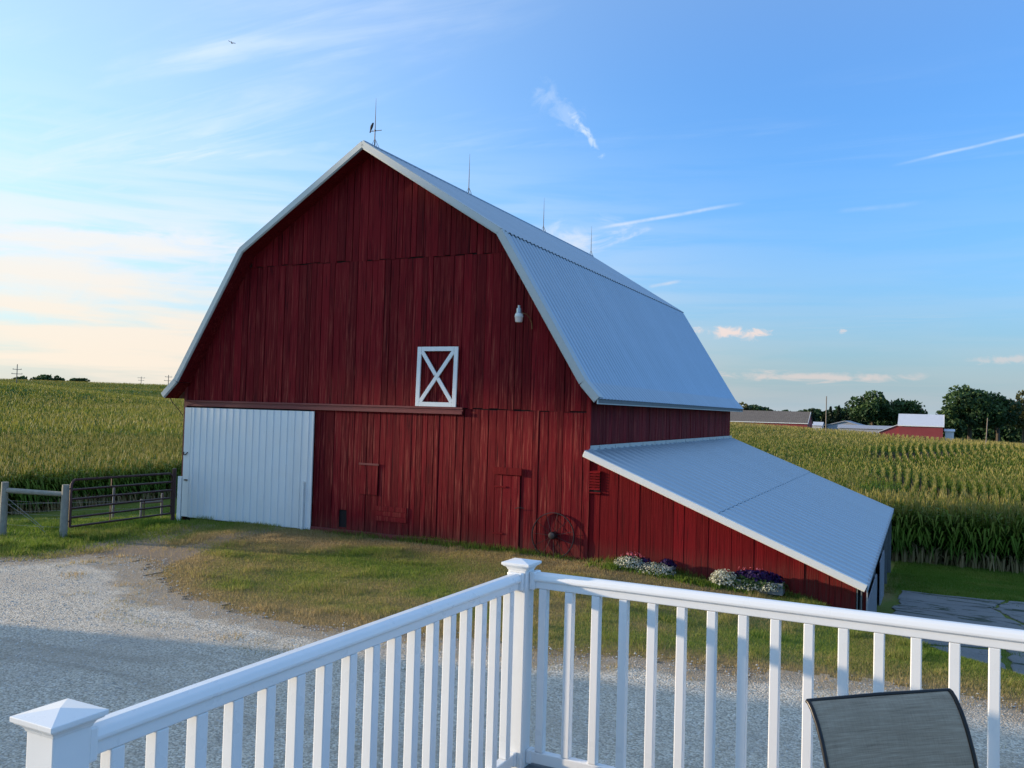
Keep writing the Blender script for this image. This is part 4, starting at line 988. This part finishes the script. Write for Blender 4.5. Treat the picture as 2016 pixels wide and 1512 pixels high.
# ------------------------------------------------------------------ corn
def corn_template(lod, seed, narrow=1.):
    rg = np.random.default_rng(seed); V, F, T = [], [], []
    H = 2.0
    def quad_strip(pts, wds, side, tints):
        o = len(V)
        for p, w_, t_ in zip(pts, wds, tints):
            V.append(p - side * w_ / 2); V.append(p + side * w_ / 2); T.extend([t_, t_])
        for i in range(len(pts) - 1): F.append((o + 2 * i, o + 2 * i + 1, o + 2 * i + 3, o + 2 * i + 2))
    if lod == 0:
        for s_ in (np.array([1., 0, 0]), np.array([0, 1., 0])):
            quad_strip([np.array([0, 0, 0.]), np.array([0, 0, 1.0]), np.array([0, 0, H])], [.035, .03, .015], s_, [.12, .36, .6])
    nl = (9, 4, 3)[lod]
    for k in range(nl):
        a = rg.uniform(0, 2 * PI) if narrow == 1. else PI / 2 + (0 if k % 2 else PI) + rg.normal(0, .45)
        z0 = .25 + (H - .35) * (k + .5) / nl + rg.normal(0, .05)
        if lod: z0 = .7 + (H - .75) * (k + .5) / nl
        L = rg.uniform(.5, .8) * (.75 if k < 2 or k > nl - 3 else 1) * (.55 if narrow != 1. and False else 1); dr = rg.uniform(.25, .8)
        d = np.array([math.cos(a) * (1 if narrow == 1. else .45), math.sin(a), 0]); sd_ = np.array([-math.sin(a), math.cos(a), 0])
        dead = z0 < .75 and rg.uniform() < .7
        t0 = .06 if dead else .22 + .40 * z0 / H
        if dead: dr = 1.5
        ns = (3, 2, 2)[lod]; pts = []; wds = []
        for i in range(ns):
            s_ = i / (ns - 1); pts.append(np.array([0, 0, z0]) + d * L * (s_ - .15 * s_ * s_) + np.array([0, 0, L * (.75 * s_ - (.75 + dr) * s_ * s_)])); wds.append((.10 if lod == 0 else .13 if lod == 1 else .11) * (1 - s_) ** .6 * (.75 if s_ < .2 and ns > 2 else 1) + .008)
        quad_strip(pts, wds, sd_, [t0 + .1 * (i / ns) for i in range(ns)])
    for k in range((2, 1, 1)[lod]):                                    # tassel
        a = rg.uniform(0, 2 * PI); d = np.array([math.cos(a), math.sin(a), 0]); sp = rg.uniform(.03, .16)
        quad_strip([np.array([0, 0, H - .05]), np.array([0, 0, H + .12]) + d * sp * .6, np.array([0, 0, H + .27]) + d * sp], [.018 if lod == 0 else .05, .022 if lod == 0 else .06, .008], np.array([-d[1], d[0], 0]), [.74, .87, .93])
    return np.array(V), np.array(F), np.array(T)
def corn(name, x, y, lod, scale, seed, narrow=1., rot=None, shade=None):
    rg = np.random.default_rng(seed); n = len(x); z = h(x, y)
    Vs, Fs, Ts, Rs = [], [], [], []; base = 0; NVAR = 6; which = rg.integers(0, NVAR, n)
    for v in range(NVAR):
        k = np.where(which == v)[0]
        if not len(k): continue
        V, F, T = corn_template(lod, seed * 10 + v, narrow); m_ = len(k)
        a = rg.uniform(0, 2 * PI, m_) if rot is None else rot + rg.normal(0, .12, m_) + PI * rg.integers(0, 2, m_)
        sc = np.broadcast_to(scale, (n,))[k] * rg.uniform(.88, 1.1, m_); hs_ = rg.uniform(.84, 1.08, m_)
        ln = rg.normal(0, .035, (m_, 2))
        Z = V[None, :, 2] * (hs_ * np.minimum(sc, 1.12))[:, None]
        X = (V[None, :, 0] * np.cos(a)[:, None] - V[None, :, 1] * np.sin(a)[:, None]) * sc[:, None] + ln[:, :1] * Z
        Y = (V[None, :, 0] * np.sin(a)[:, None] + V[None, :, 1] * np.cos(a)[:, None]) * sc[:, None] + ln[:, 1:] * Z
        Vs.append(np.stack([X + x[k][:, None], Y + y[k][:, None], Z + z[k][:, None] - .03], -1).reshape(-1, 3))
        Fs.append((F[None] + (base + np.arange(m_) * len(V))[:, None, None]).reshape(-1, 4)); base += m_ * len(V)
        tt = T[None] + rg.normal(0, .03, (m_, 1)) + (0 if shade is None else shade[k][:, None]) * (T[None] > .2)
        Ts.append(np.clip(tt, 0, 1).ravel()); Rs.append(np.repeat(rg.uniform(0, 1, m_), len(V)))
    return kind(link(name, npmesh(name, np.vstack(Vs), np.vstack(Fs), M['corn'], {'tint': np.concatenate(Ts), 'rnd': np.concatenate(Rs)})), 'stuff')
def polar_zone(n, t0, t1, r0, r1, keep):
    th = np.radians(r.uniform(t0, t1, n)); rr_ = np.sqrt(r.uniform(r0 * r0, r1 * r1, n)); x, y = -np.sin(th) * rr_, np.cos(th) * rr_
    k = keep(x, y); return x[k], y[k]
# left field: rows run along Y behind x = -38
def rows_left(x): return np.round(x / .76) * .76
keepL = lambda x, y: x < -38
x, y = polar_zone(15000, 44, 63, 40, 78, keepL); x = rows_left(x) + r.normal(0, .05, len(x)); x = np.minimum(x, -38 + r.normal(0, .06, len(x)))
x2 = np.full(700, -38.) + r.normal(0, .05, 700); y2 = r.uniform(18, 44, 700)
dt = .10 * (vnoise(x, y, 6, 31) - .5)
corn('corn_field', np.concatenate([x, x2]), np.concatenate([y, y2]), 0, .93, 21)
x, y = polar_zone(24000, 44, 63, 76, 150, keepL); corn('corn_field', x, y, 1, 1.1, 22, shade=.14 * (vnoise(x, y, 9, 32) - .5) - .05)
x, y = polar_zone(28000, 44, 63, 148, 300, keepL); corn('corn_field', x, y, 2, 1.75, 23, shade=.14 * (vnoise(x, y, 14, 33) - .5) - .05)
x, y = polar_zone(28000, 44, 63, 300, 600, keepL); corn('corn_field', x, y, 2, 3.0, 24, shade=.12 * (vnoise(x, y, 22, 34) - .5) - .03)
# right field: headland rows along the yard, then curving rows running away
keepR = lambda x, y: y > 36.7
x = r.uniform(-16, 9, 5600); y = 36.8 + np.floor(r.uniform(0, 6, 5600)) * .62 + r.normal(0, .06, 5600); corn('corn_field', x, y, 0, 1.0, 25)
def curve_rows(n, r0, r1, pitch, lod, sc, seed, t0=-8.5, t1=17):
    x, y = polar_zone(n, t0, t1, r0, r1, lambda x, y: y > 40.6)
    bend = 1.3 * np.sin((y - 70) / 15.) - .02 * (y - 70) 
    th = np.degrees(np.arctan2(-x, y)); rowed = th < 3.4 + 1.2 * np.sin(y / 5.)
    u = x - bend; u2 = np.round(u / pitch) * pitch + r.normal(0, .045, len(x)) * pitch
    x = np.where(rowed, u2 + bend, x)
    return x, y, rowed
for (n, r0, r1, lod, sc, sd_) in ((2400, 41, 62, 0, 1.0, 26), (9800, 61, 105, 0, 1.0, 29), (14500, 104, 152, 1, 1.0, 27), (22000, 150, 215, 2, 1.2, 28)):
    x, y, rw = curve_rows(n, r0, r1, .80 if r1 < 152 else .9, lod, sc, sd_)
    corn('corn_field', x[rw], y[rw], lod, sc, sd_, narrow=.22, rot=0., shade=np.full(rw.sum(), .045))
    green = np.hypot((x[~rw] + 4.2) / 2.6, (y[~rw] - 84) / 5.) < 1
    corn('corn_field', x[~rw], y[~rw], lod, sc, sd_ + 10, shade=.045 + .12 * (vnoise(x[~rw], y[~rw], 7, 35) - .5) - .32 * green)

# ------------------------------------------------------------------ distant farm
def tree(name, label, x, y, hgt, wid, m, seed, group='trees beyond the right field', conifer=False, n=2600, leaf=.55, trunk_h=.2, floor=0.):
    rg = np.random.default_rng(seed); z0 = float(h(x, y)) - .3
    t = thing(name, label, 'tree', (x, y, z0), 0, group)
    mb = MB(); mb.tube([(0, 0, 0), (.1, 0, hgt * .25), (-.1, .1, hgt * .55), (0, 0, hgt * .72)], [hgt * .03, hgt * .024, hgt * .014, hgt * .004], 8)
    if not conifer:
        for k in range(7):
            a = rg.uniform(0, 2 * PI); b = rg.uniform(.22, .5) * hgt; e = rg.uniform(.2, .32) * wid
            mb.tube([(0, 0, b), (math.cos(a) * e * .5, math.sin(a) * e * .5, b + hgt * .14), (math.cos(a) * e, math.sin(a) * e, b + hgt * .22)], [hgt * .012, hgt * .008, hgt * .003], 5)
    mb.build('trunk', M['bark'], t, True)
    if conifer:
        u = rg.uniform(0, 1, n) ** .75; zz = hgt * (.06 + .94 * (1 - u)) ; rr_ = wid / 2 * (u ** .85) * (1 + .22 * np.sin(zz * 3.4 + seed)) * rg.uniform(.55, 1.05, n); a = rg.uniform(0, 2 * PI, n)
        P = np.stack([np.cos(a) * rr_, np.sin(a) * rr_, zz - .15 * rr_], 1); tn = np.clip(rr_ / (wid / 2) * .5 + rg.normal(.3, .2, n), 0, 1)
    else:
        nl = 15; c = rg.normal(0, 1, (nl, 3)); c /= np.linalg.norm(c, axis=1, keepdims=True); c *= rg.uniform(.35, .75, (nl, 1)); c[:, 2] = np.abs(c[:, 2]) * 1.05 - .25
        C = c * np.array([wid / 2, wid / 2, hgt * .42]) + np.array([0, 0, hgt * .52]); R = rg.uniform(.17, .30, nl) * wid
        k = rg.integers(0, nl, n); u = rg.normal(0, 1, (n, 3)); u /= np.linalg.norm(u, axis=1, keepdims=True); u *= rg.uniform(.55, 1.0, (n, 1)) ** .6
        P = C[k] + u * R[k][:, None] * np.array([1, 1, .8]); P[:, 2] = np.clip(P[:, 2], hgt * trunk_h * rg.uniform(.5, 1.2, n), hgt); P[:, 2] = np.maximum(P[:, 2], floor + 2.2 * rg.uniform(0, 1, n) ** 2)
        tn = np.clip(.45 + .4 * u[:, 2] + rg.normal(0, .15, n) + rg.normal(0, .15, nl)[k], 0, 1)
    nr = rg.normal(0, 1, (n, 3)); nr /= np.linalg.norm(nr, axis=1, keepdims=True); t1 = np.cross(nr, rg.normal(0, 1, (n, 3))); t1 /= np.linalg.norm(t1, axis=1, keepdims=True); t2 = np.cross(nr, t1)
    s_ = leaf * rg.uniform(.5, 1.2, (n, 1)); V = np.stack([P - t1 * s_, P + t2 * s_ * .6, P + t1 * s_, P - t2 * s_ * .6], 1).reshape(-1, 3)
    cr = link('crown', npmesh('crown', V, np.arange(4 * n).reshape(-1, 4), M[m], {'tint': np.repeat(tn, 4), 'rnd': np.repeat(rg.uniform(0, 1, n), 4)}), t)
    return t
tree('added_door_shade_tree', 'bushy tree added outside the view, left of the wooden fence, to shade the white door', -36., 12.3, 8.2, 5.4, 'leaf_broad', 73, 'added shade trees', n=2600, leaf=.34, trunk_h=.2, floor=2.6)  # unseen tree added so its shade falls on the sliding door
for lb_, x_, y_, h_, w_, s_d, f_l in SHADE_TREES: tree('added_shade_tree', lb_, x_, y_, h_, w_, 'leaf_broad', s_d, 'added shade trees', n=2600, leaf=.42, trunk_h=.5, floor=f_l)
tree('maple_tree', 'tall broad green tree left of the small far red barn', -18.2, 262, 18.5, 13, 'leaf_broad', 1, n=4200, trunk_h=.06)
tree('oak_tree', 'dark rounded tree right behind the small far red barn', -10.5, 264, 15.6, 13, 'leaf_broad', 2, n=3200, trunk_h=.06)
tree('oak_tree', 'shorter sloping dark tree between the far red barn and the treeless gap', -6.4, 268, 10.4, 8.5, 'leaf_broad', 3, n=1800, trunk_h=.06)
tree('oak_tree', 'largest dark tree mass right of the far red barn', 5.8, 255, 21., 15.5, 'leaf_broad', 4, n=5200, trunk_h=.08)
tree('oak_tree', 'dark tree overlapping the right flank of the largest far tree', 12.4, 258, 18.6, 11.5, 'leaf_broad', 5, n=3000, trunk_h=.08)
tree('oak_tree', 'low dark tree at the left foot of the largest far tree', .9, 250, 12.5, 7.5, 'leaf_broad', 6, n=2000, trunk_h=.08)
tree('poplar_tree', 'pale olive tree at the far right edge of the frame', 19.5, 275, 20.5, 13, 'leaf_olive', 7, n=3000)
tree('maple_tree', 'small brownish tree just past the right end of the barn roof', -53.6, 258, 11.0, 7.6, 'leaf_olive', 8, n=1800)
SPR = ['short dark spruce at the left end of the conifer row', 'dark spruce second from the left end of the conifer row', 'low spruce just left of the bare utility pole', 'dark spruce just right of the bare utility pole', 'spruce in the middle of the conifers right of the bare pole', 'dark spruce second from the right end of the conifer row', 'tallest dark spruce at the right end of the row, touching the maple']
for i, (px, hh) in enumerate(((-37.2, 7.4), (-34.6, 8.4), (-31.5, 7.2), (-29.3, 9.4), (-27.3, 9.9), (-25.1, 9.2), (-23.3, 10.4))):
    tree('spruce_tree', SPR[i], px, 262 + (i % 3) * 2, hh, 4.0, 'leaf_dark', 30 + i, conifer=True, n=1500, leaf=.4, group='spruces in a row beyond the field')
n = 9000; x = np.concatenate([r.uniform(-75, -24, n), r.uniform(-24, 40, n)]); n = len(x); y = 340 + r.uniform(-4, 8, n); top = 4.6 + 3.4 * vnoise(x, y * 0, 5, 77) + 1.5 * vnoise(x, y * 0, 1.7, 78); z = h(x, y) + r.uniform(0, 1, n) * (top + 1.2)
nr = r.normal(0, 1, (n, 3)); nr /= np.linalg.norm(nr, axis=1, keepdims=True); t1 = np.cross(nr, r.normal(0, 1, (n, 3))); t1 /= np.linalg.norm(t1, axis=1, keepdims=True); t2 = np.cross(nr, t1); P = np.stack([x, y, z], 1)
V = np.stack([P - t1 * .8, P + t2 * .5, P + t1 * .8, P - t2 * .5], 1).reshape(-1, 3)
kind(link('distant_woods', npmesh('distant_woods', V, np.arange(4 * n).reshape(-1, 4), M['leaf_broad'], {'tint': np.repeat(np.clip(r.normal(.4, .2, n), 0, 1), 4), 'rnd': np.repeat(r.uniform(0, 1, n), 4)})), 'stuff')
for i, (x, y, hh, wd_, lb) in enumerate(((-468, 310, 5.6, 9, 'flat dark clump at the left end of the far left hilltop trees'), (-461, 318.5, 6.6, 13, 'middle bush of the dark clump on the far left crest'), (-456.5, 325, 7.2, 7, 'taller dark tree at the right of the far left hilltop clump'), (-450, 333.3, 5.4, 14, 'lone low dark bush on the crest right of the hilltop clump'))):
    tree('hedge_tree', lb, x, y, hh, wd_, 'leaf_broad', 50 + i, 'trees on the far left crest', n=900, leaf=.9, trunk_h=.0)
def upole(label, x, y, top, arms, rad_=.16, lean=0.):
    z0 = float(h(x, y)); t = thing('utility_pole', label, 'utility pole', (x, y, z0), 0, 'distant utility poles'); H = top - z0
    MB().tube([(0, 0, -.3), (lean * H, 0, H)], [rad_, rad_ * .75], 8).build('pole', M['utility'], t)
    ln = Vector((y, -x, 0)).normalized()
    for f, wd_ in arms:
        c = Vector((lean * H * f, 0, H * f)); MB().bar(c - ln * wd_, c + ln * wd_, .18, .18).build('crossarm', M['utility'], t)
        for k in (-1, 0, 1): MB().tube([c + ln * wd_ * .9 * k, c + ln * wd_ * .9 * k + Vector((0, 0, .35))], .07, 6).build('insulator', M['greywood'], t)
upole('utility pole with two crossarms at the far left edge of the field', -275.7, 181.3, 13.9, ((.82, 1.3), (.66, 1.6)), .17)
upole('faint smallest utility pole on the crest left of the barn', -421.7, 353.1, 16.9, ((.9, 2.), (.7, 1.6)), .2)
upole('utility pole right against the left barn roof edge', -314.6, 278.2, 14.9, ((.88, 1.5), (.66, 1.8)), .2)
upole('tall bare pole in front of the dark spruces', -22.1, 190, 8.0, (), .13)
upole('leaning utility pole before the large dark trees at right', 6.3, 170, 4.2, (), .10, .05)
def gable(name, label, x0, x1, y0, depth, zb, ze, zr, wallm, roofm, group='far farm buildings', trim=True):
    t = thing(name, label, 'building', (x0, y0, zb), 0, group); W = x1 - x0; e, R_ = ze - zb, zr - zb
    MB().prism([(0, -1.), (0, e), (depth / 2, R_ - .1), (depth, e), (depth, -1.)], 'x', 0, W).build('wall', M[wallm], t)
    def pan(sg):
        mb = MB(); yb = depth / 2; ye = -.25 if sg < 0 else depth + .25; ez = e - .25 * (R_ - e) / (depth / 2)
        mb.hexa([(-.2, yb, R_), (W + .2, yb, R_), (W + .2, ye, ez), (-.2, ye, ez), (-.2, yb, R_ + .12), (W + .2, yb, R_ + .12), (W + .2, ye, ez + .12), (-.2, ye, ez + .12)])
        o = mb.build('roof', M[roofm], t); me_ = o.data; ul_ = me_.uv_layers.new()
        for lp in me_.loops:
            v = me_.vertices[lp.vertex_index].co; ul_.data[lp.index].uv = (v.x / .9, (v.z + v.y) / .9)
        return o
    pan(-1); pan(1)
    if trim:
        MB().bar((W + .22, -.25, e - .2), (W + .22, depth / 2, R_ + .05), .06, .28).build('rake_board', M['white_trim'], t)
        MB().bar((-.2, -.28, e - .12), (W + .2, -.28, e - .12), .05, .16).build('fascia', M['white_trim'], t)
    return t
gable('long_barn', 'long low far building with brown shingle roof and red gable end', -49, -29.0, 213, 9., -1., 2.15, 4.75, 'farred', 'shingle')
gable('small_shed', 'tiny white roofed shed right of the long shingle roofed barn', -30, -27.5, 228, 4., -1., 1.6, 2.35, 'farwhite', 'farwhite', trim=False)
gable('metal_barn', 'small far red barn with pale grey metal roof', -8.7, -.3, 200, 8., -1.5, 2.42, 4.72, 'farred', 'farwhite')
t = thing('lean_shed', 'red sloping annex joined to the left of the far red barn', 'building', (-12.6, 200.5, -1), 0, 'far farm buildings')
MB().prism([(0, -.5), (3.88, -.5), (3.88, 3.45), (0, 1.7)], 'y', 0, 6).build('wall', M['farred'], t); MB().prism([(-.1, 1.72), (3.88, 3.47), (3.88, 3.62), (-.1, 1.87)], 'y', -.2, 6.2).build('roof', M['farwhite'], t)
t = thing('grey_hall', 'wide low grey roofed hall with gable facing the field, far right', 'building', (-26.5, 230, -1), 0, 'far farm buildings')
MB().prism([(0, -.5), (8.2, -.5), (8.2, 2.7), (4.1, 3.75), (0, 2.7)], 'y', .3, 14).build('wall', M['fargrey'], t)
MB().prism([(-.3, 2.6), (4.1, 3.78), (8.5, 2.6), (8.5, 2.78), (4.1, 3.98), (-.3, 2.78)], 'y', 0, 14.2).build('roof', M['fargrey'], t)
gable('low_shed', 'very long low grey metal roof running toward the far red barn', -22, -10.4, 212, 5., -1.5, 1.3, 1.95, 'fargrey', 'fargrey', trim=False)
bx_ = gable('board_shed', 'small pale board shed right of the far red barn', .1, 1.75, 201, 3., -1.2, 1.4, 1.75, 'farwhite', 'farwhite', trim=False)
rd = kind(MB().add([(12, 236, float(h(12, 236)) + .6), (60, 232, float(h(60, 232)) + .8), (60, 238, float(h(60, 238)) + .8), (12, 242, float(h(12, 242)) + .6)], [(0, 1, 2, 3)]).build('road', M['concrete']), 'structure')
